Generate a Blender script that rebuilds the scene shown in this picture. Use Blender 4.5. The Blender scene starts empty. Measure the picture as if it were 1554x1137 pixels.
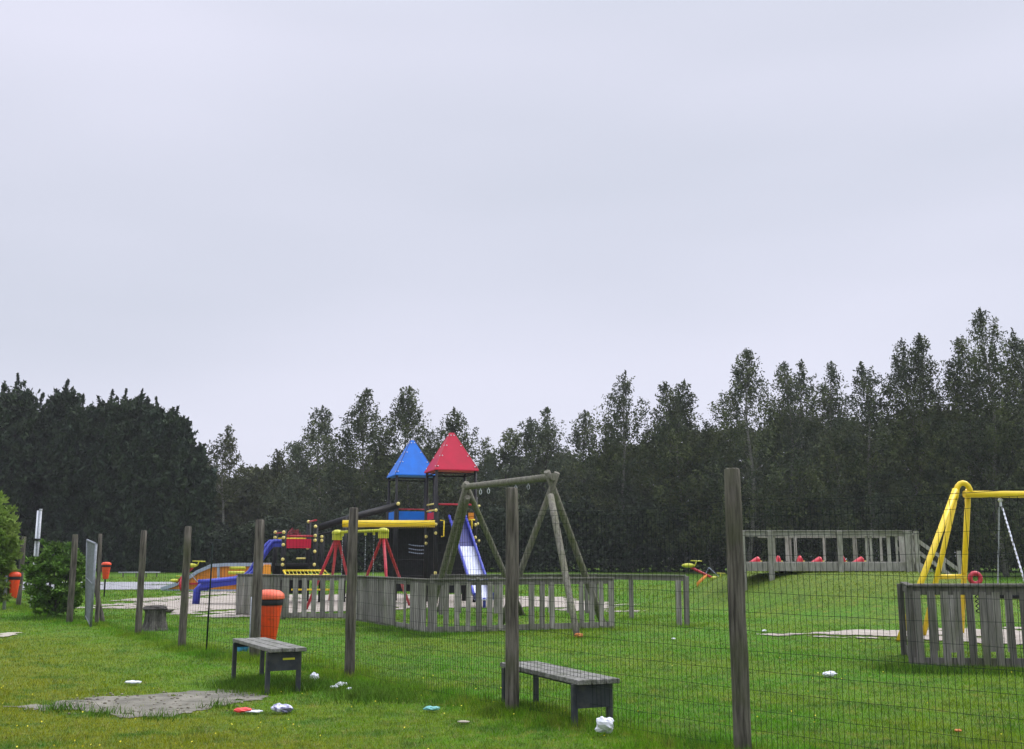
import bpy, math, random
import numpy as np
from mathutils import Vector, Matrix
random.seed(5)
R = math.radians
# ---------------------------------------------------------------- camera, world, sun, exposure
scn = bpy.context.scene
EYE = 1.5; F = 1600.0; TH = math.atan(281.5/F); ST, CT = math.sin(TH), math.cos(TH)
cam = bpy.data.objects.new('camera', bpy.data.cameras.new('camera')); scn.collection.objects.link(cam)
cam.location = (0, 0, EYE); cam.rotation_euler = (math.pi/2+TH, 0, 0)
cam.data.lens = 36*F/1554; cam.data.clip_start = .1; cam.data.clip_end = 3000
scn.camera = cam
scn.view_settings.view_transform = 'Standard'; scn.view_settings.look = 'None'
scn.view_settings.exposure = 0.36; scn.view_settings.gamma = 1
W = bpy.data.worlds.new('World'); scn.world = W; W.use_nodes = True
nt = W.node_tree; nt.nodes.clear()
def nn(nt, t, **k):
    n = nt.nodes.new(t)
    for a, b in k.items():
        if a in n.inputs: n.inputs[a].default_value = b
        else: setattr(n, a, b)
    return n
sky = nn(nt, 'ShaderNodeTexSky', sky_type='NISHITA', sun_disc=False, sun_elevation=R(48), sun_rotation=R(60))
tc = nn(nt, 'ShaderNodeTexCoord')
mp = nn(nt, 'ShaderNodeMapping'); mp.inputs['Scale'].default_value = (1, 1, 4.2)
nz = nn(nt, 'ShaderNodeTexNoise', Scale=1.1, Detail=2.5, Roughness=.45)
cr = nn(nt, 'ShaderNodeValToRGB')
cr.color_ramp.elements[0].position = .34; cr.color_ramp.elements[0].color = (.505, .53, .615, 1)
cr.color_ramp.elements[1].position = .66; cr.color_ramp.elements[1].color = (.635, .64, .75, 1)
sc = nn(nt, 'ShaderNodeVectorMath', operation='SCALE'); sc.inputs['Scale'].default_value = .1
mx = nn(nt, 'ShaderNodeMixRGB'); mx.inputs[0].default_value = .95
bg = nn(nt, 'ShaderNodeBackground', Strength=1.0); wo = nn(nt, 'ShaderNodeOutputWorld')
lk = nt.links.new
lk(tc.outputs['Generated'], mp.inputs[0]); lk(mp.outputs[0], nz.inputs['Vector']); lk(nz.outputs['Fac'], cr.inputs[0])
lk(sky.outputs[0], sc.inputs[0]); lk(sc.outputs[0], mx.inputs[1]); lk(cr.outputs[0], mx.inputs[2])
# an overcast sky is brighter overhead than near the horizon
sxyz = nn(nt, 'ShaderNodeSeparateXYZ'); lk(tc.outputs['Generated'], sxyz.inputs[0])
zen = nn(nt, 'ShaderNodeMapRange', interpolation_type='SMOOTHSTEP'); zen.inputs[1].default_value = .46; zen.inputs[2].default_value = .95; zen.inputs[3].default_value = 1.0; zen.inputs[4].default_value = 3.6
lk(sxyz.outputs[2], zen.inputs[0]); zs = nn(nt, 'ShaderNodeVectorMath', operation='SCALE'); lk(mx.outputs[0], zs.inputs[0]); lk(zen.outputs[0], zs.inputs['Scale'])
lk(zs.outputs[0], bg.inputs[0]); lk(bg.outputs[0], wo.inputs[0])
sl = bpy.data.lights.new('sun', 'SUN'); sl.energy = 1.5; sl.angle = R(25); sl.color = (1, .97, .92)
so = bpy.data.objects.new('sun', sl); scn.collection.objects.link(so)
so.rotation_euler = (R(42), 0, R(120))

# ---------------------------------------------------------------- helpers
def ray(px, py):
    u = (px-777)/F; v = (568.5-py)/F
    return u, CT-v*ST, ST+v*CT
def at(px, py, Y):
    x, y, z = ray(px, py); t = Y/y
    return Vector((x*t, Y, EYE+z*t))
def S(t):
    t = np.clip(t, 0, 1); return t*t*(3-2*t)
MX, MY, MRX, MRY = 10.9, 36.2, 6.2, 11.0
def zt(x, y):
    x = np.asarray(x, float); y = np.asarray(y, float)
    r = np.sqrt(((x-MX)/MRX)**2+((y-MY)/MRY)**2)
    m = 1.12*(1-S((r-.42)/.58))
    nd = .06*np.exp(-(((x+3.6)/.7)**2+((y-13.4)/.8)**2))
    return .8*S((y-48)/45.)+m-nd+.02*np.sin(x*.9+1)*np.sin(y*.7)
def Z(x, y): return float(zt(x, y))
def G(px, py, dz=0):
    x, y, z = ray(px, py); t = EYE/max(-z, 1e-4)
    lo, hi = 2.0, 2.0
    while EYE+z*hi > Z(x*hi, y*hi) and hi < 400: lo = hi; hi += .5
    for _ in range(25):
        t = (lo+hi)/2
        if EYE+z*t > Z(x*t, y*t): lo = t
        else: hi = t
    return Vector((x*t, y*t, Z(x*t, y*t)+dz))
def link(o, parent=None):
    scn.collection.objects.link(o)
    if parent is not None: o.parent = parent
    return o
def tag(o, label=None, cat=None, group=None, kind=None):
    if label: o['label'] = label
    if cat: o['category'] = cat
    if group: o['group'] = group
    if kind: o['kind'] = kind
    return o
def thing(name, label, cat, loc=(0, 0, 0), group=None, rz=0):
    o = bpy.data.objects.new(name, None); o.location = loc; o.rotation_euler = (0, 0, rz); link(o)
    o.empty_display_size = .2
    return tag(o, label, cat, group)
class MB:
    def __init__(s): s.v = []; s.f = []; s.sm = []
    def add(s, vs, fs, sm=False):
        b = len(s.v); s.v += [tuple(q) for q in vs]; s.f += [tuple(i+b for i in f) for f in fs]; s.sm += [sm]*len(fs); return s
    def box(s, c, size, rz=0, M=None):
        c = Vector(c); hx, hy, hz = [q/2 for q in size]
        m = M if M is not None else Matrix.Rotation(rz, 3, 'Z')
        vs = [c+m@Vector((a*hx, b*hy, d*hz)) for d in (-1, 1) for b in (-1, 1) for a in (-1, 1)]
        return s.add(vs, [(0, 2, 3, 1), (4, 5, 7, 6), (0, 1, 5, 4), (2, 6, 7, 3), (0, 4, 6, 2), (1, 3, 7, 5)])
    def beam(s, p0, p1, w, h, up=(0, 0, 1)):
        p0 = Vector(p0); p1 = Vector(p1); d = (p1-p0); L = d.length; d.normalize()
        sd = d.cross(Vector(up)).normalized(); u = sd.cross(d)
        M = Matrix((d, sd, u)).transposed()
        return s.box((p0+p1)/2, (L, w, h), M=M)
    def tube(s, pts, r, n=8, caps=True, wob=0):
        pts = [Vector(p) for p in pts]; rs = r if isinstance(r, (list, tuple)) else [r]*len(pts)
        vs = []; fs = []; pu = None
        for i, p in enumerate(pts):
            d = (pts[min(i+1, len(pts)-1)]-pts[max(i-1, 0)]).normalized()
            if pu is None: pu = Vector((1, 0, 0)) if abs(d.x) < .9 else Vector((0, 1, 0))
            a = (pu-d*pu.dot(d)).normalized(); pu = a; b = d.cross(a)
            for k in range(n):
                q = 2*math.pi*k/n; rr = rs[i]*(1+wob*random.uniform(-1, 1))
                vs.append(p+a*math.cos(q)*rr+b*math.sin(q)*rr)
        for i in range(len(pts)-1):
            for k in range(n):
                k2 = (k+1) % n
                fs.append((i*n+k, i*n+k2, (i+1)*n+k2, (i+1)*n+k))
        b0 = len(s.v); s.add(vs, fs, True)
        if caps:
            s.f.append(tuple(b0+k for k in range(n-1, -1, -1))); s.f.append(tuple(b0+(len(pts)-1)*n+k for k in range(n))); s.sm += [False, False]
        return s
    def ball(s, c, r, nu=10, nv=7, sq=(1, 1, 1), wob=0, rnd=random):
        c = Vector(c); vs = [c+Vector((0, 0, r*sq[2]))]; fs = []
        for i in range(1, nv):
            t = math.pi*i/nv
            for k in range(nu):
                q = 2*math.pi*k/nu; w = 1+wob*rnd.uniform(-1, 1)
                vs.append(c+Vector((math.sin(t)*math.cos(q)*sq[0]*w, math.sin(t)*math.sin(q)*sq[1]*w, math.cos(t)*sq[2]*w))*r)
        vs.append(c-Vector((0, 0, r*sq[2]))); e = len(vs)-1
        for k in range(nu):
            k2 = (k+1) % nu
            fs.append((0, 1+k, 1+k2)); fs.append((e, e-nu+k2, e-nu+k))
            for i in range(nv-2):
                a = 1+i*nu; fs.append((a+k, a+nu+k, a+nu+k2, a+k2))
        return s.add(vs, fs, wob < .05)
    def lathe(s, prof, n=16, c=(0, 0, 0)):
        c = Vector(c); vs = []; fs = []
        for r, z in prof:
            for k in range(n):
                q = 2*math.pi*k/n; vs.append(c+Vector((r*math.cos(q), r*math.sin(q), z)))
        for i in range(len(prof)-1):
            for k in range(n):
                k2 = (k+1) % n; fs.append((i*n+k, i*n+k2, (i+1)*n+k2, (i+1)*n+k))
        return s.add(vs, fs, True)
    def build(s, name, mat, parent=None, bevel=0):
        me = bpy.data.meshes.new(name); me.from_pydata(s.v, [], s.f); me.update()
        me.polygons.foreach_set('use_smooth', s.sm)
        me.materials.append(mat); o = bpy.data.objects.new(name, me); link(o, parent)
        if parent is not None and parent.type == 'EMPTY' or parent is not None:
            pass
        if bevel:
            b = o.modifiers.new('bevel', 'BEVEL'); b.width = bevel; b.segments = 2; b.limit_method = 'ANGLE'
        return o
def np_mesh(name, V, K, mat, parent=None):
    """V: (n*K,3) verts of n separate K-gons"""
    n = len(V)//K; me = bpy.data.meshes.new(name)
    me.vertices.add(len(V)); me.vertices.foreach_set('co', V.astype(np.float32).ravel())
    me.loops.add(len(V)); me.loops.foreach_set('vertex_index', np.arange(len(V), dtype=np.int32))
    me.polygons.add(n); me.polygons.foreach_set('loop_start', np.arange(0, len(V), K, dtype=np.int32))
    me.polygons.foreach_set('loop_total', np.full(n, K, dtype=np.int32))
    me.update(calc_edges=True); me.materials.append(mat)
    return link(bpy.data.objects.new(name, me), parent)
def unit(a): return a/np.maximum(np.linalg.norm(a, axis=1, keepdims=True), 1e-9)
def rhombs(rg, C, l, w, D=None, jit=.6):
    n = len(C); u = rg.normal(size=(n, 3))
    u = unit(u) if D is None else unit(D+jit*unit(u))
    v = unit(np.cross(u, rg.normal(size=(n, 3))))
    l = np.broadcast_to(np.asarray(l, float), (n,))[:, None]; w = np.broadcast_to(np.asarray(w, float), (n,))[:, None]
    return np.stack([C-u*l, C-v*w+u*l*.1, C+u*l, C+v*w+u*l*.1], 1).reshape(-1, 3)

# ---------------------------------------------------------------- materials
def mat(name, col, rough=.6, col2=None, scale=5, stretch=(1, 1, 1), lo=.35, hi=.65, metal=0, bump=0, bscale=None, col3=None, s3=.8, p3=(.45, .7),
        coord='Object', island=0, trans=0, spec=.5, detail=6):
    m = bpy.data.materials.new(name); m.use_nodes = True; t = m.node_tree; L = t.links.new
    b = t.nodes['Principled BSDF']; b.inputs['Roughness'].default_value = rough; b.inputs['Metallic'].default_value = metal
    b.inputs['Specular IOR Level'].default_value = spec
    tcn = nn(t, 'ShaderNodeTexCoord'); src = tcn.outputs['Object']
    if coord == 'World':
        g = nn(t, 'ShaderNodeNewGeometry'); src = g.outputs['Position']
    mpn = nn(t, 'ShaderNodeMapping'); mpn.inputs['Scale'].default_value = stretch; L(src, mpn.inputs[0])
    out = None
    if col2 is not None:
        n1 = nn(t, 'ShaderNodeTexNoise', Scale=scale, Detail=detail, Roughness=.6); L(mpn.outputs[0], n1.inputs['Vector'])
        mr = nn(t, 'ShaderNodeMapRange'); mr.inputs[1].default_value = lo; mr.inputs[2].default_value = hi; L(n1.outputs['Fac'], mr.inputs[0])
        mi = nn(t, 'ShaderNodeMixRGB'); mi.inputs[1].default_value = (*col, 1); mi.inputs[2].default_value = (*col2, 1); L(mr.outputs[0], mi.inputs[0]); out = mi.outputs[0]
    else:
        rg = nn(t, 'ShaderNodeRGB'); rg.outputs[0].default_value = (*col, 1); out = rg.outputs[0]
    if col3 is not None:
        n2 = nn(t, 'ShaderNodeTexNoise', Scale=s3, Detail=4.0, Roughness=.6); L(src, n2.inputs['Vector'])
        mr2 = nn(t, 'ShaderNodeMapRange'); mr2.inputs[1].default_value = p3[0]; mr2.inputs[2].default_value = p3[1]; L(n2.outputs['Fac'], mr2.inputs[0])
        m2 = nn(t, 'ShaderNodeMixRGB'); m2.inputs[2].default_value = (*col3, 1); L(out, m2.inputs[1]); L(mr2.outputs[0], m2.inputs[0]); out = m2.outputs[0]
    if island:
        g2 = nn(t, 'ShaderNodeNewGeometry'); mr3 = nn(t, 'ShaderNodeMapRange'); mr3.inputs[3].default_value = 1-island; mr3.inputs[4].default_value = 1+island
        L(g2.outputs['Random Per Island'], mr3.inputs[0])
        hs = nn(t, 'ShaderNodeHueSaturation'); L(out, hs.inputs['Color']); L(mr3.outputs[0], hs.inputs['Value']); out = hs.outputs[0]
    L(out, b.inputs['Base Color'])
    if bump:
        n3 = nn(t, 'ShaderNodeTexNoise', Scale=bscale or scale*3, Detail=6.0); L(mpn.outputs[0], n3.inputs['Vector'])
        bp = nn(t, 'ShaderNodeBump', Strength=bump, Distance=.02); L(n3.outputs['Fac'], bp.inputs['Height']); L(bp.outputs[0], b.inputs['Normal'])
    if trans:
        tr = nn(t, 'ShaderNodeBsdfTranslucent'); L(out, tr.inputs[0]); ms = nn(t, 'ShaderNodeMixShader'); ms.inputs[0].default_value = trans
        o = t.nodes['Material Output']; L(b.outputs[0], ms.inputs[1]); L(tr.outputs[0], ms.inputs[2]); L(ms.outputs[0], o.inputs[0])
    return m
M_post = mat('weathered_post', (.045, .040, .034), .9, (.19, .17, .14), 11, (3, 3, .22), .36, .66, bump=1.0, col3=(.07, .08, .035), s3=1.6, p3=(.5, .8), spec=.2)
M_log = mat('mossy_log', (.10, .095, .072), .9, (.25, .235, .19), 8, (3, 3, .8), .3, .7, bump=.8, col3=(.12, .135, .05), s3=2, p3=(.5, .8), spec=.2)
M_picket = mat('weathered_picket', (.13, .12, .105), .9, (.33, .31, .28), 7, (4, 4, .3), .3, .72, bump=.8, col3=(.10, .11, .06), s3=1.3, p3=(.5, .8), spec=.2, island=.38)
M_deck = mat('weathered_deck', (.20, .195, .165), .9, (.42, .41, .35), 5, (5, 5, .7), .3, .7, bump=.5, col3=(.15, .16, .08), s3=1.2, p3=(.5, .8), spec=.2, island=.3)
M_seatw = mat('bench_planks', (.10, .10, .088), .8, (.30, .29, .26), 7, (3, 3, 3), .3, .7, bump=.6, col3=(.09, .10, .06), s3=6, p3=(.45, .7), spec=.3)
M_bmetal = mat('dark_bench_metal', (.016, .019, .026), .5, (.036, .040, .052), 6, bump=.1, col3=(.06, .06, .05), s3=9)
M_wire = mat('fence_wire', (.014, .022, .018), .8, spec=.1)
M_galv = mat('galvanised_metal', (.30, .32, .34), .55, (.45, .47, .5), 12, metal=.3, bump=.1)
M_gate = mat('dull_grey_metal', (.15, .165, .18), .6, (.24, .26, .28), 14, metal=.2, bump=.1)
M_bright = mat('bright_metal', (.6, .62, .65), .3, (.75, .76, .8), 6, metal=.7)
M_steel = mat('slide_steel', (.40, .42, .50), .42, (.60, .62, .70), 3, (6, 1, 1), metal=.35)
M_orange = mat('orange_plastic', (.85, .06, .004), .45, (.62, .06, .012), 5, col3=(.13, .04, .015), s3=6, p3=(.60, .80))
M_hood = mat('faded_orange_hood', (.80, .16, .08), .55, (.70, .09, .03), 8)
M_black = mat('black_plastic', (.010, .010, .011), .6, (.022, .022, .024), 8, spec=.2)
M_blackp = mat('black_coated_post', (.010, .010, .011), .55, (.018, .018, .018), 6, spec=.2)
M_red = mat('red_panel', (.52, .010, .045), .5, (.45, .012, .040), 3, spec=.25)
M_redp = mat('red_painted_pipe', (.52, .02, .045), .45, (.42, .02, .03), 8)
M_blue = mat('blue_panel', (.006, .17, .68), .5, (.01, .14, .56), 3, spec=.3)
M_blues = mat('blue_slide_plastic', (.03, .045, .40), .35, (.025, .04, .32), 4)
M_navy = mat('navy_plastic', (.018, .022, .16), .45, (.015, .018, .12), 4)
M_yel = mat('yellow_paint', (.86, .63, .008), .4, (.78, .54, .008), 6, col3=(.35, .22, .03), s3=7, p3=(.62, .8))
M_yel2 = mat('acid_yellow_plastic', (.55, .55, .02), .45, (.42, .42, .02), 6)
M_knob = mat('pale_yellow_cap', (.72, .62, .18), .4)
M_opan = mat('orange_ramp_panel', (.72, .26, .012), .55, (.60, .20, .012), 3, (8, 8, .5))
M_grey = mat('grey_blue_edge', (.27, .32, .42), .5, (.35, .40, .5), 5)
M_white = mat('white_plastic', (.75, .76, .80), .5, (.6, .62, .66), 20)
M_teal = mat('teal_plastic', (.12, .38, .36), .5, (.2, .5, .46), 20)
M_bluel = mat('blue_litter', (.05, .30, .55), .5)
M_redl = mat('red_litter', (.80, .06, .05), .5)
M_leafb = mat('brown_leaf', (.5, .16, .03), .7)
M_stone = mat('pale_stone', (.42, .38, .30), .9, (.3, .27, .2), 20, bump=.5)
M_bark = mat('dark_bark', (.02, .018, .014), .95, (.05, .043, .035), 10, (3, 3, 1))
M_birch = mat('birch_bark', (.22, .21, .185), .8, (.10, .095, .08), 6, (1, 1, 4), .45, .6)
def leafm(name, a, b, c, tr=.15, isl=.22, s3=.55): return mat(name, a, .7, b, .8, (1, 1, 1), .38, .62, coord='World', col3=c, s3=s3, p3=(.45, .7), island=isl, trans=tr, spec=.12, detail=3)
M_con = leafm('cypress_foliage', (.020, .034, .016), (.036, .054, .024), (.024, .042, .026), .05)
M_bir = leafm('birch_foliage', (.030, .046, .020), (.115, .135, .050), (.050, .064, .044), .2, s3=.3)
M_bir2 = leafm('grey_birch_foliage', (.045, .064, .034), (.135, .155, .075), (.07, .088, .062), .2, s3=.3)
M_oliv = leafm('olive_foliage', (.055, .068, .030), (.085, .095, .036), (.050, .060, .036), .2)
M_dark = leafm('dark_undergrowth', (.026, .038, .020), (.046, .060, .030), (.034, .044, .030), .08)
M_rhod = leafm('rhododendron_leaves', (.06, .13, .022), (.15, .27, .04), (.09, .15, .03), .2, .5, 2.5)
M_shrub = leafm('pale_shrub_leaves', (.14, .24, .04), (.26, .36, .07), (.18, .24, .06), .25)
M_redlf = leafm('red_foliage', (.28, .03, .045), (.22, .03, .04), (.2, .04, .04), .2)

def grass_mat(name, blades=False):
    m = bpy.data.materials.new(name); m.use_nodes = True; t = m.node_tree; L = t.links.new
    b = t.nodes['Principled BSDF']; b.inputs['Roughness'].default_value = .8; b.inputs['Specular IOR Level'].default_value = .15
    g = nn(t, 'ShaderNodeNewGeometry'); P = g.outputs['Position']
    k = 1.0 if blades else .82
    def noise(s, d=4.0): n = nn(t, 'ShaderNodeTexNoise', Scale=s, Detail=d, Roughness=.6); L(P, n.inputs['Vector']); return n.outputs['Fac']
    def mr(x, a, c): n = nn(t, 'ShaderNodeMapRange'); n.inputs[1].default_value = a; n.inputs[2].default_value = c; L(x, n.inputs[0]); return n.outputs[0]
    def mix(f, A, B):
        n = nn(t, 'ShaderNodeMixRGB'); L(f, n.inputs[0])
        for i, q in ((1, A), (2, B)):
            if isinstance(q, tuple): n.inputs[i].default_value = (q[0]*k, q[1]*k, q[2]*k, 1)
            else: L(q, n.inputs[i])
        return n.outputs[0]
    c = mix(mr(noise(.35), .42, .6), (.095, .275, .009), (.17, .27, .011))
    # worn yellower turf on the near side, to the left of the fence
    sp = nn(t, 'ShaderNodeSeparateXYZ'); L(P, sp.inputs[0])
    ma = nn(t, 'ShaderNodeMath', operation='MULTIPLY_ADD'); L(sp.outputs[0], ma.inputs[0]); ma.inputs[1].default_value = 1.45; L(sp.outputs[1], ma.inputs[2])
    nad = nn(t, 'ShaderNodeMath', operation='MULTIPLY_ADD'); L(noise(.5), nad.inputs[0]); nad.inputs[1].default_value = 5.; L(ma.outputs[0], nad.inputs[2])
    mrl = nn(t, 'ShaderNodeMapRange'); L(nad.outputs[0], mrl.inputs[0]); mrl.inputs[1].default_value = 12.0; mrl.inputs[2].default_value = 8.0; mrl.inputs[4].default_value = .95
    c = mix(mrl.outputs[0], c, (.23, .245, .010))
    c = mix(mr(noise(1.6), .5, .68), c, (.06, .155, .012))
    c = mix(mr(noise(4.5), .54, .70), c, (.27, .27, .045))
    mz = nn(t, 'ShaderNodeMapRange'); L(sp.outputs[2], mz.inputs[0]); mz.inputs[1].default_value = .12; mz.inputs[2].default_value = .8; mz.inputs[4].default_value = .75
    my = nn(t, 'ShaderNodeMath', operation='LESS_THAN'); L(sp.outputs[1], my.inputs[0]); my.inputs[1].default_value = 50.
    mm_ = nn(t, 'ShaderNodeMath', operation='MULTIPLY'); L(mz.outputs[0], mm_.inputs[0]); L(my.outputs[0], mm_.inputs[1])
    c = mix(mm_.outputs[0], c, (.19, .215, .03))
    c = mix(mr(noise(2.7), .56, .72), c, (.075, .12, .015))
    c = mix(mr(noise(7.0, 6.0), .52, .72), c, (.06, .13, .012))
    c = mix(mr(noise(17.0, 3.0), .56, .72), c, (.22, .27, .035))
    c = mix(mr(noise(11, 6.0), .35, .7), c, (.07, .15, .014)) if not blades else c
    if blades:
        m3 = nn(t, 'ShaderNodeMapRange'); m3.inputs[3].default_value = .6; m3.inputs[4].default_value = 1.45; L(g.outputs['Random Per Island'], m3.inputs[0])
        hs = nn(t, 'ShaderNodeHueSaturation'); L(c, hs.inputs['Color']); L(m3.outputs[0], hs.inputs['Value']); c = hs.outputs[0]
        tr = nn(t, 'ShaderNodeBsdfTranslucent'); L(c, tr.inputs[0]); ms = nn(t, 'ShaderNodeMixShader'); ms.inputs[0].default_value = .25
        L(b.outputs[0], ms.inputs[1]); L(tr.outputs[0], ms.inputs[2]); L(ms.outputs[0], t.nodes['Material Output'].inputs[0])
    else:
        n3 = nn(t, 'ShaderNodeTexNoise', Scale=14.0, Detail=8.0, Roughness=.7); L(P, n3.inputs['Vector'])
        bp = nn(t, 'ShaderNodeBump', Strength=.9, Distance=.05); L(n3.outputs['Fac'], bp.inputs['Height']); L(bp.outputs[0], b.inputs['Normal'])
    L(c, b.inputs['Base Color'])
    return m
M_turf = grass_mat('turf'); M_blade = grass_mat('grass_blades', True)
M_sand = mat('trodden_sand', (.27, .235, .19), .95, (.40, .355, .30), 3, coord='World', bump=.6, bscale=20, col3=(.26, .22, .17), s3=1.2, p3=(.5, .75))
M_dirt = mat('bare_dirt', (.10, .093, .07), .95, (.21, .195, .15), 3.5, coord='World', bump=.8, bscale=14, col3=(.085, .085, .055), s3=5, p3=(.5, .75))
M_conc = mat('grey_paving', (.24, .24, .25), .9, (.30, .30, .31), 2, coord='World', bump=.3, bscale=20)

# ---------------------------------------------------------------- ground
def lin(a, b, s): return list(np.arange(a, b, s))
xs = np.array([-700, -500, -350, -250, -180, -130]+lin(-100, -30, 3)+lin(-30, 30, .5)+lin(30, 100, 3)+[100, 130, 180, 250, 350, 500, 700])
ys = np.array([-80, -40, -20, -8]+lin(0, 60, .5)+lin(60, 110, 2)+[110, 125, 150, 200, 280, 400, 600, 900])
X, Y = np.meshgrid(xs, ys); ZZ = zt(X, Y)
V = np.stack([X, Y, ZZ], 2).reshape(-1, 3); nx = len(xs)
fs = [(j*nx+i, j*nx+i+1, (j+1)*nx+i+1, (j+1)*nx+i) for j in range(len(ys)-1) for i in range(nx-1)]
g = MB(); g.v = [tuple(v) for v in V]; g.f = fs; g.sm = [True]*len(fs)
tag(g.build('ground', M_turf), kind='structure')

def inpoly(P, poly):
    x, y = P[:, 0], P[:, 1]; c = np.zeros(len(P), bool); n = len(poly)
    for i in range(n):
        x1, y1 = poly[i]; x2, y2 = poly[(i+1) % n]
        m = ((y1 > y) != (y2 > y)) & (x < (x2-x1)*(y-y1)/((y2-y1) or 1e-9)+x1); c ^= m
    return c
def wob(P, s, a, seed):
    rg = np.random.default_rng(seed); o = np.zeros_like(P)
    for k in range(6):
        f = s*(1.7**k)*rg.uniform(.8, 1.2); th = rg.uniform(0, 6.28, 4)
        o[:, 0] += a/(1.5**k)*np.sin(f*(P[:, 0]*math.cos(th[0])+P[:, 1]*math.sin(th[0]))+th[1])
        o[:, 1] += a/(1.5**k)*np.sin(f*(P[:, 0]*math.cos(th[2])+P[:, 1]*math.sin(th[2]))+th[3])
    return o
SHEETS = []
def sheet(name, pts, m, cell, dz=.006, ws=1.5, wa=.12, seed=1, world=False, hl=0):
    poly = [(p[0], p[1]) for p in (pts if world else [G(*q) for q in pts])]
    a = np.array(poly); lo = a.min(0)-.5; hi = a.max(0)+.5
    gx = np.arange(lo[0], hi[0], cell); gy = np.arange(lo[1], hi[1], cell*1.6)
    C = np.array([(x, y) for y in gy for x in gx]); c2 = C+np.array([cell/2, cell*.8])
    k = inpoly(c2+wob(c2, ws, wa, seed)+wob(c2, ws*6, wa*.35, seed+9), poly)
    hole = wob(c2, ws*2.2, 1., seed+20)[:, 0]; ed_ = ~inpoly(c2*1.0+wob(c2, ws, wa, seed)+np.sign(c2-a.mean(0))*wa*3.0, poly)
    k &= ~((hole > 1.35+hl) | (ed_ & (hole > .55+hl*.6))); C = C[k]
    SHEETS.append((poly, ws, wa, seed, hl))
    q = np.stack([C, C+[cell, 0], C+[cell, cell*1.6], C+[0, cell*1.6]], 1).reshape(-1, 2)
    Vv = np.column_stack([q, zt(q[:, 0], q[:, 1])+dz])
    return tag(np_mesh(name, Vv, 4, m), kind='structure')
sheet('dirt_patch', [(85, 1068), (150, 1058), (240, 1052), (330, 1047), (400, 1048), (392, 1062), (330, 1073), (270, 1087), (205, 1090), (150, 1081), (95, 1079)], M_dirt, .02, .008, 2.5, .07, 3, hl=2)
sheet('dirt_patch', [(15, 1071), (60, 1069), (95, 1071), (90, 1078), (40, 1078)], M_dirt, .03, .008, 3, .08, 4)
sheet('sand_play_area', [(150, 917), (240, 907), (380, 902), (520, 902), (660, 903), (800, 905), (900, 911), (962, 921), (955, 929), (860, 925), (790, 922), (660, 925), (500, 930), (440, 934), (375, 936), (250, 932), (200, 924)], M_sand, .08, .02, .8, .5, 5, hl=.6)
sheet('sand_patch', [(1150, 964), (1230, 960), (1330, 955), (1420, 954), (1600, 954), (1720, 960), (1700, 985), (1554, 980), (1400, 974), (1300, 970), (1220, 966)], M_sand, .06, .02, 1.2, .18, 6)
sheet('paved_path', [(-120, 884), (60, 884), (275, 884), (330, 886), (330, 893), (275, 895), (60, 896), (-120, 897)], M_conc, .5, .03, .3, .1, 7)
sheet('sand_patch', [(282, 899), (330, 898), (380, 897), (380, 902), (330, 903), (282, 904)], M_sand, .12, .02, .8, .3, 8)
sheet('dirt_patch', [(2, 964), (10, 961), (32, 961), (26, 966), (8, 968)], M_stone, .04, .02, 2, .05, 9)

# ---------------------------------------------------------------- grass blades
rg = np.random.default_rng(11)
def field(n, y0, y1, h0, h1, power=1.0, lim=.62):
    # density falls with distance
    u = rg.uniform(0, 1, n); y = (y0**(1-power)+(y1**(1-power)-y0**(1-power))*u)**(1/(1-power)) if abs(power-1) > 1e-3 else y0*(y1/y0)**u
    x = rg.uniform(-lim, lim, n)*y
    return np.column_stack([x, y])
FENCE_PX = [(1127, 1149, 713), (777, 1084, 742), (530, 1028, 772), (386, 1001, 790), (276, 986, 800), (209, 965, 806), (147, 949, 811), (105, 946, 812), (28, 920, 815), (3, 914, 822)]
FP = [G(a, b) for a, b, c in FENCE_PX]
EXT = FP[0]+(FP[0]-FP[1])*1.4
FL = [EXT]+FP
def blades(P, h, wd, lean=.5):
    n = len(P); z = zt(P[:, 0], P[:, 1]); a = rg.uniform(0, 6.283, n); b = rg.uniform(0, 6.283, n)
    L = h*lean*rg.uniform(.1, 1, n)
    B = np.column_stack([P, z-.005]); s = np.column_stack([np.cos(a), np.sin(a), np.zeros(n)])*wd[:, None]
    T = B+np.column_stack([np.cos(b)*L, np.sin(b)*L, h])
    return np.stack([B-s, B+s, T], 1).reshape(-1, 3)
def offsheets(P):
    k = np.ones(len(P), bool)
    for poly, ws, wa, seed, hl in SHEETS:
        w = P+wob(P, ws, wa, seed); ins = inpoly(w+wob(P, ws*6, wa*.35, seed+9), poly)
        hole = wob(P, ws*2.2, 1., seed+20)[:, 0]; ed_ = ~inpoly(w+np.sign(P-np.array(poly).mean(0))*wa*3.0, poly)
        ins &= ~((hole > 1.28+hl) | (ed_ & (hole > .48+hl*.6))); k &= ~(ins & (rg.uniform(0, 1, len(P)) > .03))
    return P[k]
def clumped(P, s=1.3, thr=.15):
    v = np.sin(P[:, 0]*s*2.1+np.sin(P[:, 1]*s*1.3)*2)*np.sin(P[:, 1]*s*1.9+np.sin(P[:, 0]*s*1.7)*2)
    return v
P = offsheets(field(430000, 7.2, 30, 0, 0, 1.6))
v = clumped(P); d = P[:, 1]
h = (.018+.016*rg.uniform(0, 1, len(P))+.012*np.clip(v, 0, 1))*(1+.03*(d-8))
VV = [blades(P, h, .0018*d/8+.0012, .9)]
# far sparse tufts
P = offsheets(field(120000, 28, 70, 0, 0, 1.3)); d = P[:, 1]
VV.append(blades(P, rg.uniform(.03, .08, len(P))*(d/35), .010*d/30, .8))
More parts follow.
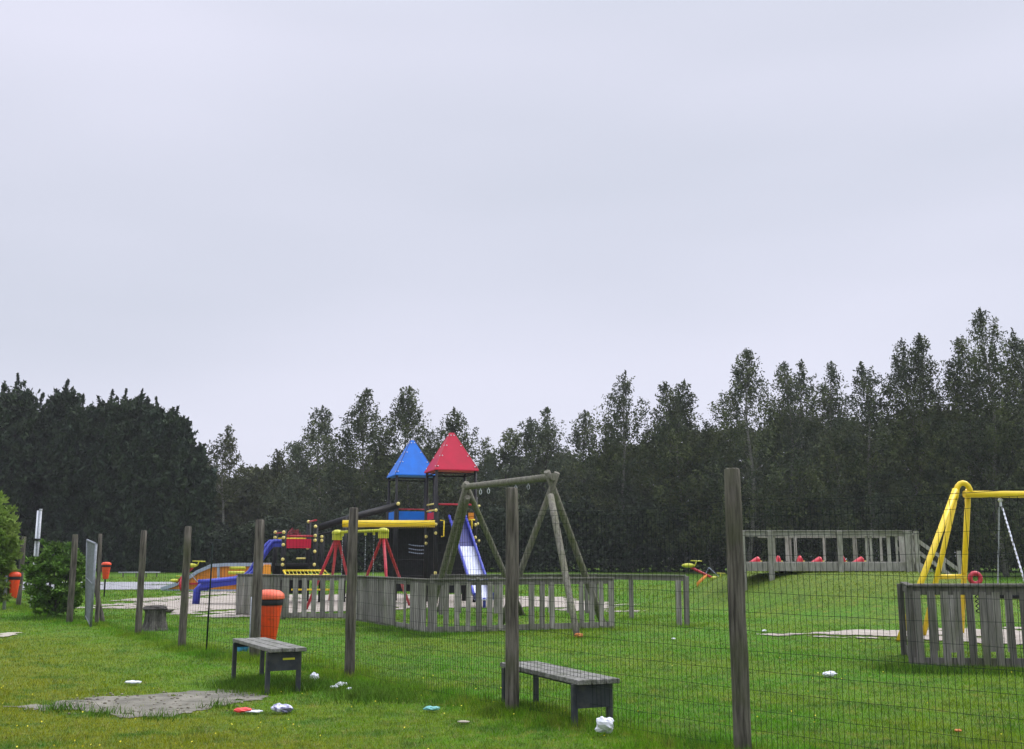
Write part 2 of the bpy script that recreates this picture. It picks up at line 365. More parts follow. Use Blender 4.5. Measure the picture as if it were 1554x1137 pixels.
# unmown strip along the wire fence
for i in range(len(FL)-1):
    a, b = FL[i], FL[i+1]; L = (b-a).length; n = int(L*(1500 if i < 5 else 1100))
    t = rg.uniform(0, 1, n)[:, None]; A = np.array(a)[:2]; B = np.array(b)[:2]
    nr = np.array([-(B-A)[1], (B-A)[0]])/L
    off = rg.normal(0, .28, (n, 1)); Q = A+(B-A)*t+nr*off
    cl = .35+.65*np.clip(np.sin(Q[:, 0]*5.1+np.sin(Q[:, 1]*3.7)*2)+np.sin(Q[:, 1]*6.3+Q[:, 0]*2)*.7+.4, 0, 1.4)
    hh = rg.uniform(.02, .12, n)*np.exp(-(off[:, 0]/.4)**2)*cl+.02
    VV.append(blades(offsheets(Q)if False else Q, hh, np.full(n, .003), .8))
# tufts round feet and posts
def tuft(x, y, n, r, h): 
    q = rg.normal(0, r, (n, 2))+[x, y]; VV.append(blades(q, rg.uniform(.4, 1, n)*h, np.full(n, .0035), .8))
for p in FP[:7]: tuft(p.x, p.y, 900, .16, .13)
for i in range(60):
    t = rg.uniform(0, 5.5); a, b = FL[int(t)], FL[int(t)+1]; q = a+(b-a)*(t % 1); tuft(q.x+rg.normal(0, .25), q.y+rg.normal(0, .25), 160, .10, rg.uniform(.07, .15))
for px, py in [(352, 1042), (401, 1053), (452, 1040), (430, 1035), (380, 1032), (768, 1076), (812, 1077), (869, 1099), (370, 1045), (440, 1045), (415, 1048), (465, 1042)]:
    p = G(px, py); tuft(p.x, p.y, 450, .14, .10)
for px, py in [(236, 956), (225, 955), (250, 956), (650, 965), (620, 962), (590, 955), (555, 949), (1040, 951), (958, 941), (930, 956), (877, 969), (1380, 1018), (1420, 1018), (1460, 1018), (1500, 1019), (1540, 1019), (700, 962), (760, 960), (830, 958), (880, 957)]:
    p = G(px, py); tuft(p.x, p.y, 500, .28, .12)
ds = offsheets(field(16000, 7.5, 22, 0, 0, 1.5)); dry = blades(ds, rg.uniform(.015, .05, len(ds)), np.full(len(ds), .0022), 1.6)
tag(np_mesh('dry_grass', dry, 3, mat('dry_grass', (.36, .31, .14), .8, (.24, .20, .09), 30, spec=.1)), kind='stuff', label='pale dry grass bits lying among the green grass', cat='grass')
tag(np_mesh('grass', np.concatenate(VV), 3, M_blade), kind='stuff', label='short rough green grass covering the field', cat='grass')
wv = VV; VV = []
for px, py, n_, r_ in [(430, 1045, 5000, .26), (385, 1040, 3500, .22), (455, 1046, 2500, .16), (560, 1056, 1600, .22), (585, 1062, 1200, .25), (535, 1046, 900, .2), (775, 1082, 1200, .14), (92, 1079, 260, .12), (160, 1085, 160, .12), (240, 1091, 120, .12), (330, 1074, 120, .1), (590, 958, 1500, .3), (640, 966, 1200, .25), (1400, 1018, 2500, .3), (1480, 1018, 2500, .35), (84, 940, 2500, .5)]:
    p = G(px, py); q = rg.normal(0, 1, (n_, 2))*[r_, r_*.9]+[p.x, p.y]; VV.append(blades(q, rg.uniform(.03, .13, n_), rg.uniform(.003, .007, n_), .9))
M_tuft = leafm('dark_tuft_leaves', (.055, .14, .012), (.10, .20, .016), (.08, .13, .016), .15, .5, 3)  # blade tufts in a darker green than the surrounding grass
tag(np_mesh('dark_tufts', np.concatenate(VV), 3, M_tuft), kind='stuff', label='dark green tufts around benches, posts and fence feet', cat='dark_tufts')
VV = wv
# buttercups
fl = []
Pn = np.concatenate([field(170, 8, 20, 0, 0, 1.5), field(90, 8.2, 14, 0, 0, 1.5)])
Pn = offsheets(Pn); Pn = Pn[clumped(Pn, .8) > -.15]
c = np.column_stack([Pn, zt(Pn[:, 0], Pn[:, 1])+.045])
FLW = rhombs(rg, c, .008, .008, np.tile([1., 0, 0], (len(c), 1)), .5)
tag(np_mesh('wild_flowers', np.concatenate([FLW, rhombs(rg, c, .008, .008)]), 4, mat('flower_yellow', (.85, .75, .03), .5)), kind='stuff', label='tiny yellow flowers scattered in the grass', cat='flowers')

cm = MB(); rc_ = random.Random(8)
for _ in range(150):
    px = rc_.uniform(100, 385); py = rc_.uniform(1052, 1084)-(px-240)*.02; p = G(px, py); w_ = rc_.uniform(.006, .022)
    cm.ball(p+Vector((0, 0, .008+w_*.2)), w_, 6, 4, (1, rc_.uniform(.6, 1), .55), .15, rc_)
tag(cm.build('gravel', mat('clods', (.06, .05, .035), .95, (.3, .27, .2), 3)), kind='stuff', label='small clods and stones on the bare dirt by the bench', cat='gravel')
# ---------------------------------------------------------------- trees
def birch(name, label, px, topy, Y, hw, m, n=8500, bark=M_birch, low=.06, dens=1.0, cat='tree', group=None, seed=None, leaf=.13, wmax=.32, spire=1.0):
    seed = seed if seed is not None else int(px*7+topy); rg = np.random.default_rng(seed)
    top = at(px, topy, Y); bz = Z(top.x, Y)-.1; H = top.z-bz; Rm = hw*Y/F
    Rm *= 1.5; n = int(n*2.5)
    root = thing(name, label, cat, (top.x, Y, bz), group)
    bend = rg.normal(0, .025*H, 2); 
    def axis(h): h = np.asarray(h); return np.column_stack([bend[0]*np.sin(h*3)+.012*H*np.sin(h*9+seed), bend[1]*np.sin(h*2.6), h*H])
    # main limbs
    nb = int(46*dens); lh = low+(.93-low)*rg.uniform(0, 1, nb); laz = rg.uniform(0, 6.283, nb)
    wm = .36
    def prof(q): return np.clip((q-low+.06)/.22, 0, 1)**.6*np.clip(1-np.clip((q-wm)/(1-wm), 0, 1)**1.4, 0, 1)
    lobes = 1+.22*np.sin(3*laz+seed)
    # sprays of twigs spread through the crown, some reaching beyond it
    ns = int(n/24); qq = np.linspace(low, .985, 300); pw = prof(qq)**1.1+.07; q = rg.choice(qq, ns, p=pw/pw.sum()); a = rg.uniform(0, 6.283, ns)
    rad = Rm*prof(q)*(rg.uniform(.05, 1, ns)**.5)*(1+.25*np.sin(2*a+seed)+.2*np.sin(q*23+seed)+.2*np.sin(3*a+q*11))
    B = axis(q); B[:, 0] += np.cos(a)*rad; B[:, 1] += np.sin(a)*rad; 
    ln = rg.uniform(.5, 1.5, ns)*(.55+.045*H)*np.clip(.28+(1-q)*1.9, 0, 1); up = rg.uniform(.5, 1.15, ns)+.35*q
    up = np.minimum(up, 1.45)
    D = np.column_stack([np.cos(a)*np.cos(up), np.sin(a)*np.cos(up), np.sin(up)])
    over = np.maximum(B[:, 2]+ln*np.sin(up)-H*.985, 0); B[:, 2] -= over
    idx = rg.integers(0, ns, n); t = rg.uniform(0, 1, n)
    C = B[idx]+D[idx]*(t*ln[idx])[:, None]
    C[:, 2] -= .35*ln[idx]*t**2*(1.2-q[idx])*spire
    C += rg.normal(0, 1, (n, 3))*(.05+.17*(1-t)**.8)[:, None]*(Y/80)
    drp = rg.uniform(0, 1, n) < .3; C[drp, 2] -= rg.exponential(.3, drp.sum())
    # leader and side leaders
    L_ = [C]
    for q_ in range(7):
        a_ = rg.uniform(0, 6.28); tp = H*(1 if q_ == 0 else rg.uniform(.78, .95)); rr_ = 0 if q_ == 0 else Rm*(1-tp/H)**.8*rg.uniform(.6, 1.35); m_ = int(40+n*.004)
        s_ = rg.uniform(0, 1, m_)**.8; b_ = axis((tp-(1-s_)*(.13*H))/H)
        L_.append(b_+np.column_stack([np.cos(a_)*rr_*(.4+.6*s_), np.sin(a_)*rr_*(.4+.6*s_), 0*s_])+rg.normal(0, 1, (m_, 3))*(.02+.24*(1-s_))[:, None]*np.array([1, 1, .5]))
    C = np.concatenate(L_); C = C[C[:, 2] > .2]
    D2 = np.tile(np.array([0, 0, -.6]), (len(C), 1))
    k = rg.uniform(.5, 1.3, len(C))*leaf*.68*Y/85
    np_mesh('crown', rhombs(rg, C, k*1.35, k*.62, D2, 1.2), 4, m, root)
    base = axis(np.maximum(lh-.10, .03)); Ls = Rm*prof(lh)*.85+.1; el = np.arctan2(np.full(nb, .13*H), Ls)
    D = np.column_stack([np.cos(laz)*np.cos(el), np.sin(laz)*np.cos(el), np.sin(el)])
    tb = MB(); hh = np.linspace(0, .97, 12); ax = axis(hh)
    tb.tube([Vector(a) for a in ax], [max(.012, .011*H*(1-q)+.01) for q in hh], 7)
    for i in range(0, nb, 2):
        b0 = Vector(base[i]); e = b0+Vector(D[i])*float(Ls[i]/math.cos(el[i])*.85)
        tb.tube([b0, b0.lerp(e, .45), e], [.0035*H*.6, .02, .008], 4, False)
    tb.build('trunk', bark, root)
    return root
def cypress(label, px, topy, Y, hw, m=M_con, seed=None, n=11000, cat='tree', group='dark cypress trees on the left', lean=0):
    seed = seed or int(px*3+topy+7); rg = np.random.default_rng(seed)
    top = at(px, topy, Y); bz = Z(top.x, Y)-.1; H = top.z-bz; Rm = hw*Y/F
    root = thing('cypress_tree', label, cat, (top.x, Y, bz), group)
    
    Hb = H-1.1; prof = lambda q: Rm*np.minimum(1, np.clip((1-q)*3.0, 0, 1)**.9)*(.9+.1*np.minimum(q/.2, 1))
    npl = 430; h0 = rg.uniform(0, 1, npl)**.85*.95; az = rg.uniform(0, 6.283, npl)
    r0 = prof(h0)*rg.uniform(.74, 1.0, npl)*(1+.14*np.sin(az*3+h0*9+seed)+.1*np.sin(az*2-h0*17+seed))
    base = np.column_stack([np.cos(az)*r0, np.sin(az)*r0, h0*Hb])
    el = rg.uniform(.45, 1.1, npl)+.3*h0; D = np.column_stack([np.cos(az)*np.cos(el), np.sin(az)*np.cos(el), np.sin(el)])
    pl = rg.uniform(.6, 1.5, npl)
    idx = rg.integers(0, npl, n); t = rg.uniform(0, 1, n)**.85
    C = base[idx]+D[idx]*(t*pl[idx])[:, None]+rg.normal(0, 1, (n, 3))*(.23*(1-t)+.03)[:, None]
    parts = [C]
    for i in range(4):
        q = rg.normal(0, Rm*.35, 2) if i else np.zeros(2); tz = H-(0 if i == 0 else rg.uniform(.8, 2.4)); m_ = 420; lnn = 3.6
        s = rg.uniform(0, 1, m_)**.8; sw_ = rg.uniform(-.28, .34)
        cx = np.column_stack([q[0]+sw_*s**4, q[1]+0*s, tz-lnn*(1-s)])
        side = np.sin(s*22+seed+i*2)*.5+.6
        parts.append(cx+rg.normal(0, 1, (m_, 3))*(.72*(1-s)**1.1*side+.01)[:, None]*np.array([1, 1, .45]))
    C = np.concatenate(parts); C[:, 2] = np.maximum(C[:, 2], .1)
    dirs = np.tile([0, 0, .9], (len(C), 1)); k = rg.uniform(.6, 1.3, len(C))*.15; k[n:] *= .62
    Vx = rhombs(rg, C, k*1.5, k*.6, dirs, .9)
    nc = 1700; hc = rg.uniform(0, .93, nc); ac = rg.uniform(0, 6.283, nc); rc = prof(hc)*np.sqrt(rg.uniform(.1, .5, nc))
    Cc = np.column_stack([np.cos(ac)*rc, np.sin(ac)*rc, hc*Hb]); Vc = rhombs(rg, Cc, .5, .35)
    np_mesh('crown', np.concatenate([Vx, Vc]), 4, m, root)
    MB().tube([(0, 0, 0), (0, 0, H*.5), (0, 0, H*.93)], [.2, .12, .02], 8).build('trunk', M_bark, root)
    return root
CY = [(-75, 585, 84, 62, 'dark cypress tree just outside at the far left end of the row'),
 (30, 567, 82, 58, 'tall broad pointed dark cypress tree, leftmost of the row'),
 (99, 576, 84, 40, 'dark cypress tree with a thin ragged tip, second from the left in the row'),
 (127, 599, 82, 34, 'shorter dark cypress tree leaning on the second one, behind the metal gate'),
 (169, 592, 84, 32, 'dark cypress tree with a hooked tip above the far orange bin'),
 (190, 590, 81, 32, 'slim dark cypress tree right of the hooked tip, middle of the dense clump'),
 (212, 591, 83, 36, 'dark bushy cypress tree at the centre of the clump, third from its right end'),
 (240, 603, 80, 36, 'dark broad cypress tree behind the thin stake'),
 (264, 617, 80, 40, 'rounded dark cypress tree at the right shoulder of the row'),
 (290, 662, 79, 31, 'lowest dark cypress tree at the right end of the row')]
for px, ty, Yd, hw, lb in CY: cypress(lb, px, ty, Yd, hw)
BT = [ # px, topy, Y, halfwidth px, material, label, leaves, dens
 (343, 645, 92, 34, M_oliv, 'slender birch tree with a pale bare trunk right of the cypress row', 1700, .55, .45),
 (385, 712, 100, 40, M_oliv, 'low hazy olive tree right of the slender birch', 3500, 1, .1),
 (418, 681, 96, 26, M_oliv, 'small pointed tree left of the low red panelled play platform', 3000, 1, .1),
 (448, 672, 94, 24, M_oliv, 'narrow small tree behind the low play platform', 3000, 1, .1),
 (488, 616, 88, 52, M_bir2, 'airy birch tree with a pale trunk behind the black handrail tube', 6500, 1, .12),
 (560, 588, 86, 42, M_bir, 'feathery birch tree with a bent tip left of the blue roof', 7500, 1, .08),
 (618, 586, 86, 52, M_bir, 'wide birch tree rising behind the blue pyramid roof', 9000, 1, .08),
 (692, 618, 86, 40, M_bir, 'pointed birch tree rising behind the red pyramid roof', 7500, 1, .08),
 (742, 684, 88, 36, M_bir2, 'low pale green tree right of the red roof', 5000, 1, .08),
 (775, 650, 84, 36, M_bir2, 'twiggy tree above the nearer bench post', 5000, .9, .08),
 (803, 631, 86, 36, M_bir2, 'twiggy grey green tree behind the wooden swing beam', 5000, .9, .08),
 (832, 617, 84, 34, M_bir2, 'twiggy tree with upright shoots above the top of the wooden swing frame', 5200, .9, .08),
 (884, 622, 84, 44, M_bir2, 'loose twiggy tree right of the wooden swing frame', 5800, .9, .08),
 (925, 642, 82, 34, M_bir, 'low dark tree left of the thin topped birch', 6000, 1, .08),
 (955, 562, 80, 40, M_bir, 'thin topped birch tree above the small detached fence piece', 6500, 1, .08),
 (1006, 580, 80, 38, M_bir, 'left one of two close birch trees of equal height at mid right', 7000, 1, .08),
 (1036, 576, 79, 40, M_bir, 'right one of two close birch trees of equal height at mid right', 7500, 1, .08),
 (1075, 640, 78, 36, M_bir, 'low tree filling the gap left of the tall dark birch', 5500, 1, .08),
 (1127, 529, 76, 54, M_bir, 'tall dark birch tree behind the nearest fence post', 11000, 1.1, .06),
 (1192, 549, 76, 34, M_bir2, 'narrow birch tree right of the tall dark birch', 6500, 1, .06),
 (1222, 545, 77, 38, M_bir2, 'pale birch tree above the left half of the wooden deck', 7000, 1, .06),
 (1258, 548, 76, 34, M_bir2, 'birch tree with a split top above the deck middle post', 6500, 1, .06),
 (1302, 550, 74, 50, M_bir, 'rounded birch tree above the right half of the wooden deck', 9500, 1, .06),
 (1368, 512, 73, 44, M_bir, 'birch tree with a ragged left crown above the deck stairs', 9000, 1, .05),
 (1402, 505, 72, 44, M_bir, 'birch tree just left of the yellow swing top', 9500, 1, .05),
 (1452, 512, 72, 42, M_bir, 'birch tree directly above the arched top of the yellow swing', 9000, 1, .05),
 (1492, 466, 70, 60, M_bir, 'tallest birch tree above the yellow swing beam', 13000, 1.2, .05),
 (1532, 498, 71, 44, M_bir, 'birch tree at the right edge beside the tallest one', 9500, 1, .05),
 (1580, 520, 72, 54, M_bir, 'birch tree cut by the right edge of the view', 9500, 1, .05),
 (1650, 500, 72, 60, M_bir, 'birch tree outside beyond the right edge', 7000, 1, .05)]
for px, ty, Yd, hw, m, lb, n, dn, lw in BT:
    leafsz = None; birch('birch_tree' if 'birch' in lb else 'tree', lb, px, ty, Yd, hw, m, n=n, dens=dn, low=lw, bark=M_birch if 'birch' in lb else M_bark, group='trees along the far edge of the field')

def mass(name, label, prof, Y0, Y1, n, m, size, seed, base=0, lump=1.0, cat='woodland'):
    rg = np.random.default_rng(seed); px = rg.uniform(prof[0][0], prof[-1][0], n); Yd = rg.uniform(Y0, Y1, n)
    ty = np.interp(px, [p[0] for p in prof], [p[1] for p in prof])
    x = (px-777)/F*Yd
    lum = (np.sin(x*1.1+seed)*.5+np.sin(x*2.7+seed*2)*.3+np.sin(x*.5)*.4+np.sin(x*5.3+Yd)*.2)*lump
    ang = np.tan(TH+np.arctan((568.5-ty)/F)); top = EYE+Yd*ang+lum; g0 = zt(x, Yd)+base
    q = rg.uniform(0, 1, n)**.75; z = g0+(top-g0)*q
    C = np.column_stack([x, Yd, z]); k = rg.uniform(.6, 1.4, n)*size
    C += .35*size*rg.normal(0, 1, (n, 3))
    return tag(np_mesh(name, rhombs(rg, C, k*1.3, k*.75), 4, m), kind='stuff', label=label, cat=cat)
mass('woodland', 'hazy far woodland filling the gaps behind the trees', [(-260, 640), (0, 640), (290, 690), (325, 722), (400, 722), (450, 718), (520, 705), (650, 690), (740, 722), (800, 712), (900, 690), (1000, 665), (1100, 650), (1300, 640), (1554, 620), (1800, 610)], 97, 108, 130000, M_oliv, .22, 3)
mass('undergrowth', 'dark dense undergrowth below the line of trees', [(310, 815), (380, 800), (450, 790), (560, 785), (700, 780), (800, 775), (950, 765), (1100, 755), (1300, 745), (1500, 735), (1800, 730)], 78, 84, 130000, M_dark, .12, 9, lump=.9, cat='undergrowth')

def bush(name, label, base, w, h, n, m, leaf, seed, skew=0, cat='bush', dens_top=1.0):
    rg = np.random.default_rng(seed); root = thing(name, label, cat, base)
    nc = 260; u = unit(rg.normal(size=(nc, 3)))*rg.uniform(.55, 1.0, nc)[:, None]*(1+.10*rg.normal(size=nc))[:, None]
    cc = u*np.array([w/2, w/2, h*.5])+np.array([0, 0, h*.48]); cc[:, 2] = np.maximum(cc[:, 2], .12)
    idx = rg.integers(0, nc, n); off = unit(rg.normal(0, 1, (n, 3)))
    # rosettes: leaves radiate from each shoot tip
    C = cc[idx]+off*np.array([1, 1, .6])*leaf*rg.uniform(.8, 2.3, (n, 1))
    k = rg.uniform(.7, 1.3, n)*leaf; C[:, 2] = np.maximum(C[:, 2], .03)
    np_mesh('foliage', rhombs(rg, C, k*1.35, k*.48, off+np.array([0, 0, .25]), .45), 4, m, root)
    st = MB()
    for i in range(14):
        c = Vector(cc[i*7]); st.tube([(0.05*i/14, 0, 0), c*.5+Vector((0, 0, .05)), c], [.03, .02, .008], 5, False)
    st.build('stem', M_bark, root)
    return root
b = G(84, 938); bush('rhododendron_bush', 'round glossy green rhododendron bush left of the open metal gate', b, 1.62, 2.05, 7500, M_rhod, .055, 21)
b = G(-16, 925); bush('shrub', 'tall pale leaved shrub cut by the left edge', b, 1.45, 3.5, 8500, M_shrub, .075, 22, cat='shrub')
p = at(445, 797, 70); bush('red_leaved_bush', 'small bush with red leaves behind the low play platform', Vector((p.x, 70, p.z-1.0)), 1.0, .8, 160, M_redlf, .09, 23)

# ---------------------------------------------------------------- wire fence
wf = thing('wire_fence', 'long wire mesh fence on round weathered timber posts crossing the field', 'fence')
def post(p, top, r, n=14, lean=(0, 0), parent=wf, name='fence_post', m=M_post):
    o = MB(); N = 9; pts = []; rs = []
    for i in range(N):
        t = i/(N-1); pts.append(Vector((p.x+lean[0]*t+random.uniform(-.004, .004), p.y+lean[1]*t, p.z-.1+(top-p.z+.1)*t)))
        rs.append(r*(1+.07*(1-t)+random.uniform(-.02, .02)))
    rs[-1] *= .93
    pts.append(pts[-1]+Vector((0, 0, .012))); rs.append(rs[-1]*.8)
    o.tube(pts, rs, n, True, .012)
    return o.build(name, m, parent)
PT = []
for i, ((a, b_, c), p) in enumerate(zip(FENCE_PX, FP)):
    top = at(a, c, p.y).z; PT.append(top)
    post(p, top, [.067, .064, .064, .074, .062, .062, .045, .07, .075, .07][i], lean=(0, 0) if i != 6 else (-.06, 0))
post(EXT, EXT.z+2.2, .07)
rod = G(313, 991); MB().tube([rod, rod+Vector((.02, 0, at(313, 824, rod.y).z-rod.z))], .014, 6).build('iron_stake', M_wire, wf)
bar = [G(121, 945), G(147, 949)]
post(G(158, 944)+Vector((0, 0, 0)), 1.15, .05, lean=(-.35, 0), name='brace')
def span(a, b, s, zs, r, seed, off=.085, bottom=.03):
    rn = random.Random(seed); d = Vector((b.x-a.x, b.y-a.y, 0)); L = d.length; d.normalize(); nrm = Vector((d.y, -d.x, 0))
    if nrm.y < 0: nrm = -nrm
    ph = rn.uniform(0, 6)
    def pt(t, z):
        q = a+d*t; gz = Z(q.x, q.y)
        w = .018*math.sin(t*2.3+ph+z*1.5)+.012*math.sin(t*5.1+z*3)
        sag = -.025*math.sin(math.pi*t/L)*(z/2)
        return Vector((q.x, q.y, gz+z+sag))+nrm*(off+w)
    mb = MB(); n = int(L/s); st = L/n
    topz = zs[-1]
    for i in range(n+1):
        t = i*st; ps = [pt(t+rn.uniform(-.004, .004), z) for z in (bottom, .5, 1.0, 1.5, topz)]
        mb.tube(ps, r, 4, False)
    for z in zs:
        m = max(6, int(L/.3)); mb.tube([pt(L*i/m, z+rn.uniform(-.006, .006)) for i in range(m+1)], r*.85, 4, False)
    m = 12
    mb.tube([pt(L*i/m, topz+.07-.03*math.sin(math.pi*i/m)) for i in range(m+1)], r*1.2, 4, False)
    return mb
ZS = [.05, .2, .35, .5, .65, .8, .95, 1.1, 1.25, 1.4, 1.55, 1.7, 1.85, 1.92]
for i in range(len(FL)-1):
    if i == 7: continue      # the gate opening
    near = i < 3
    s = .051 if near else (.10 if i < 5 else .15)
    span(FL[i], FL[i+1], s, ZS if i < 5 else ZS[::2]+[1.92], .0017 if near else .0016, i).build('wire_mesh', M_wire, wf)

# metal gate
ga = at(132.5, 820, 26.6); gb = at(146, 826, 24.3); ga.z = Z(ga.x, ga.y)+.05; gb.z = Z(gb.x, gb.y)
gt = thing('metal_gate', 'open grey galvanised metal gate seen almost edge on beside the bush', 'gate', tuple(gb))
def rel(p, o): return Vector(p)-Vector(o)
za, zb = at(131.5, 820, 26.8).z, at(146.5, 826, 24.2).z
A0 = rel(ga, gb); A0.x += .10; A1 = Vector((A0.x-.10, A0.y, za-gb.z)); B0 = Vector((0, 0, -.05)); B1 = Vector((0, 0, zb-gb.z))
fm = MB(); fm.tube([A0, A1], .03, 8); fm.tube([B0, B1], .03, 8); fm.tube([A1, B1], .03, 8); fm.tube([A0+Vector((0, 0, .08)), B0+Vector((0, 0, .08))], .025, 8)
fm.tube([A0.lerp(A1, .52), B0.lerp(B1, .52)], .02, 8)
fm.build('gate_frame', M_gate, gt)
bm_ = MB()
for i in range(1, 24):
    t = i/24; bm_.tube([A0.lerp(B0, t)+Vector((0, 0, .08)), A1.lerp(B1, t)], .012, 5, False)
bm_.build('bar_panel', M_gate, gt)

# ---------------------------------------------------------------- benches
def bench(label, D, C, A, seat, sink, feet_dz=0):
    """D near-left, C near-right, A far-left corners (pixels) of the seat top"""
    d = at(*D, 1); 
    def onz(px, py, z):
        x, y, zz = ray(px, py); t = (EYE-z)/-zz; return Vector((x*t, y*t, z))
    d, c, a = [onz(q[0], q[1], seat) for q in (D, C, A)]
    ax = (a-d); L = ax.length; ax.normalize(); w = .42; sd = Vector((ax.y, -ax.x, 0))
    if sd.dot(c-d) < 0: sd = -sd
    o = d; root = thing('bench', label, 'bench', (d.x, d.y, 0), 'backless plank benches on the near side')
    L = min(L, 2.15); up = Vector((0, 0, 1)); T = seat
    def P(s, t, z): return Vector(ax*s+sd*t)+up*z
    for k in range(3):
        t = .03+.07+k*.147; mb = MB().beam(P(0, t, T-.022), P(L, t, T-.022), .132, .044); mb.build('seat_plank', M_seatw, root, .006)
    lz = -.06
    for s, dz in ((.10, 0), (L-.12, -.05)):
        for t in (.04, w-.02):
            g0 = P(s, t, 0); gz = Z(d.x+g0.x, d.y+g0.y)
            MB().beam(P(s, t, gz-.05), P(s, t, T-.045), .05, .05, up=(ax.x, ax.y, 0)).build('leg', M_bmetal, root, .004)
        MB().beam(P(s, .04, T-.075), P(s, w-.02, T-.075), .04, .05).build('cross_rail', M_bmetal, root)
    e = MB().beam(P(.075, .05, T-.16), P(.075, w-.03, T-.16), .012, .19).build('end_panel', M_bmetal, root)
    MB().beam(P(.12, .22, T-.075), P(L-.14, .22, T-.075), .05, .04).build('under_beam', M_bmetal, root)
    return root, P, e, T
r1, P1, e1, T1 = bench('weathered bench on bare dirt in front of the orange litter bin', (406, 985), (457, 982), (349, 969), .50, 0)
MB().beam(P1(.062, .20, T1-.125), P1(.062, .34, T1-.125), .004, .022).build('label_plate', M_yel2, e1)
r2, P2, e2, T2 = bench('weathered bench in the grass behind the middle fence post', (872.6, 1033), (936.6, 1031), (754, 1005.4), .43, 0)

# ---------------------------------------------------------------- bins
def litter_bin(label, px, bot, top, Y, wpx, pole=True, pdx=-.28, ground=True, faded=True):
    b = at(px, bot, Y); t = at(px, top, Y); H = t.z-b.z; w = wpx*Y/F/2; g0 = Z(b.x, Y)
    root = thing('litter_bin', label, 'bin', (b.x, Y, g0), 'orange litter bins'); z0 = b.z-g0
    m = MB(); m.lathe([(0, z0), (w*.52, z0), (w*.58, z0+.03), (w*.90, z0+H*.72), (w*.90, z0+H*.74)], 18); m.build('bin_body', M_orange, root)
    MB().lathe([(w*.92, z0+H*.70), (w*.95, z0+H*.72), (w*.95, z0+H*.84), (w*.88, z0+H*.84)], 18).build('collar', M_black, root)
    MB().lathe([(w*1.0, z0+H*.82), (w*1.03, z0+H*.84), (w*.98, z0+H*.92), (w*.72, z0+H*.98), (w*.3, z0+H), (0, z0+H)], 18).build('hood', M_hood if faded else M_orange, root)
    if pole: MB().tube([(pdx, -.03, -.1), (pdx, -.03, z0+H*.86)], .05 if abs(pdx) > .2 else .03, 10).build('pole', M_galv if abs(pdx) > .2 else M_black, root)
    return root
litter_bin('large orange litter bin with faded hood on a grey pole behind the dirt patch bench', 405, 974, 895, 17.9, 46, pdx=-.12+-.12)
litter_bin('small distant orange bin between the metal gate and a fence post', 160, 879, 853, 44, 14, pdx=0.0, faded=False)
litter_bin('tall orange bin at the left edge beside the round bush', 20, 908, 868, 33, 17, pdx=-.24, faded=False)

# silver flue pipes
q = at(60, 774, 33); fp = thing('flue_pipe', 'pair of upright silver pipes rising behind the round bush', 'pipe', (q.x, 33, Z(q.x, 33)))
H_ = q.z-fp.location.z
for dx, m, r in ((-.045, M_white, .03), (.04, M_galv, .04)):
    MB().tube([(dx, 0, 0), (dx, 0, H_-(.02 if dx < 0 else 0))], r, 12).build('pipe', m, fp)
MB().tube([(-.005, 0, H_-.95), (-.005, 0, H_-.88)], .12, 12).build('clamp', M_black, fp)
MB().tube([(.04, 0, H_-.02), (.04, 0, H_+.03)], .048, 12).build('cap', M_galv, fp)

# ---------------------------------------------------------------- stump
sp_ = G(236, 957); st = thing('tree_stump', 'grey tree stump with a slab on top behind the wire fence', 'stump', tuple(sp_))
M_stump = mat('stump_wood', (.03, .027, .022), .95, (.14, .13, .11), 8, (2, 2, .5), bump=1.0)
rn = random.Random(3); m = MB(); pts = []; prof = [(.31, -.05), (.25, .06), (.21, .2), (.20, .36), (.21, .44)]
vs = []; n_ = 18; jit = [rn.uniform(.82, 1.18) for _ in range(n_)]
for r_, z_ in prof:
    for k in range(n_): a = 6.283*k/n_; vs.append(Vector((math.cos(a)*r_*jit[k], math.sin(a)*r_*jit[k], z_)))
fs = [(i*n_+k, i*n_+(k+1) % n_, (i+1)*n_+(k+1) % n_, (i+1)*n_+k) for i in range(len(prof)-1) for k in range(n_)]+[tuple(range(4*n_, 5*n_))]
m.add(vs, fs).build('trunk', M_stump, st)
MB().ball((-.03, 0, .46), .30, 12, 6, (.85, .7, .26), .2, rn).build('slab', M_black if False else M_bark, st)
MB().ball((.22, .05, .42), .13, 8, 5, (1.1, .8, .3), .2, rn).build('loose_bark', M_post, st)

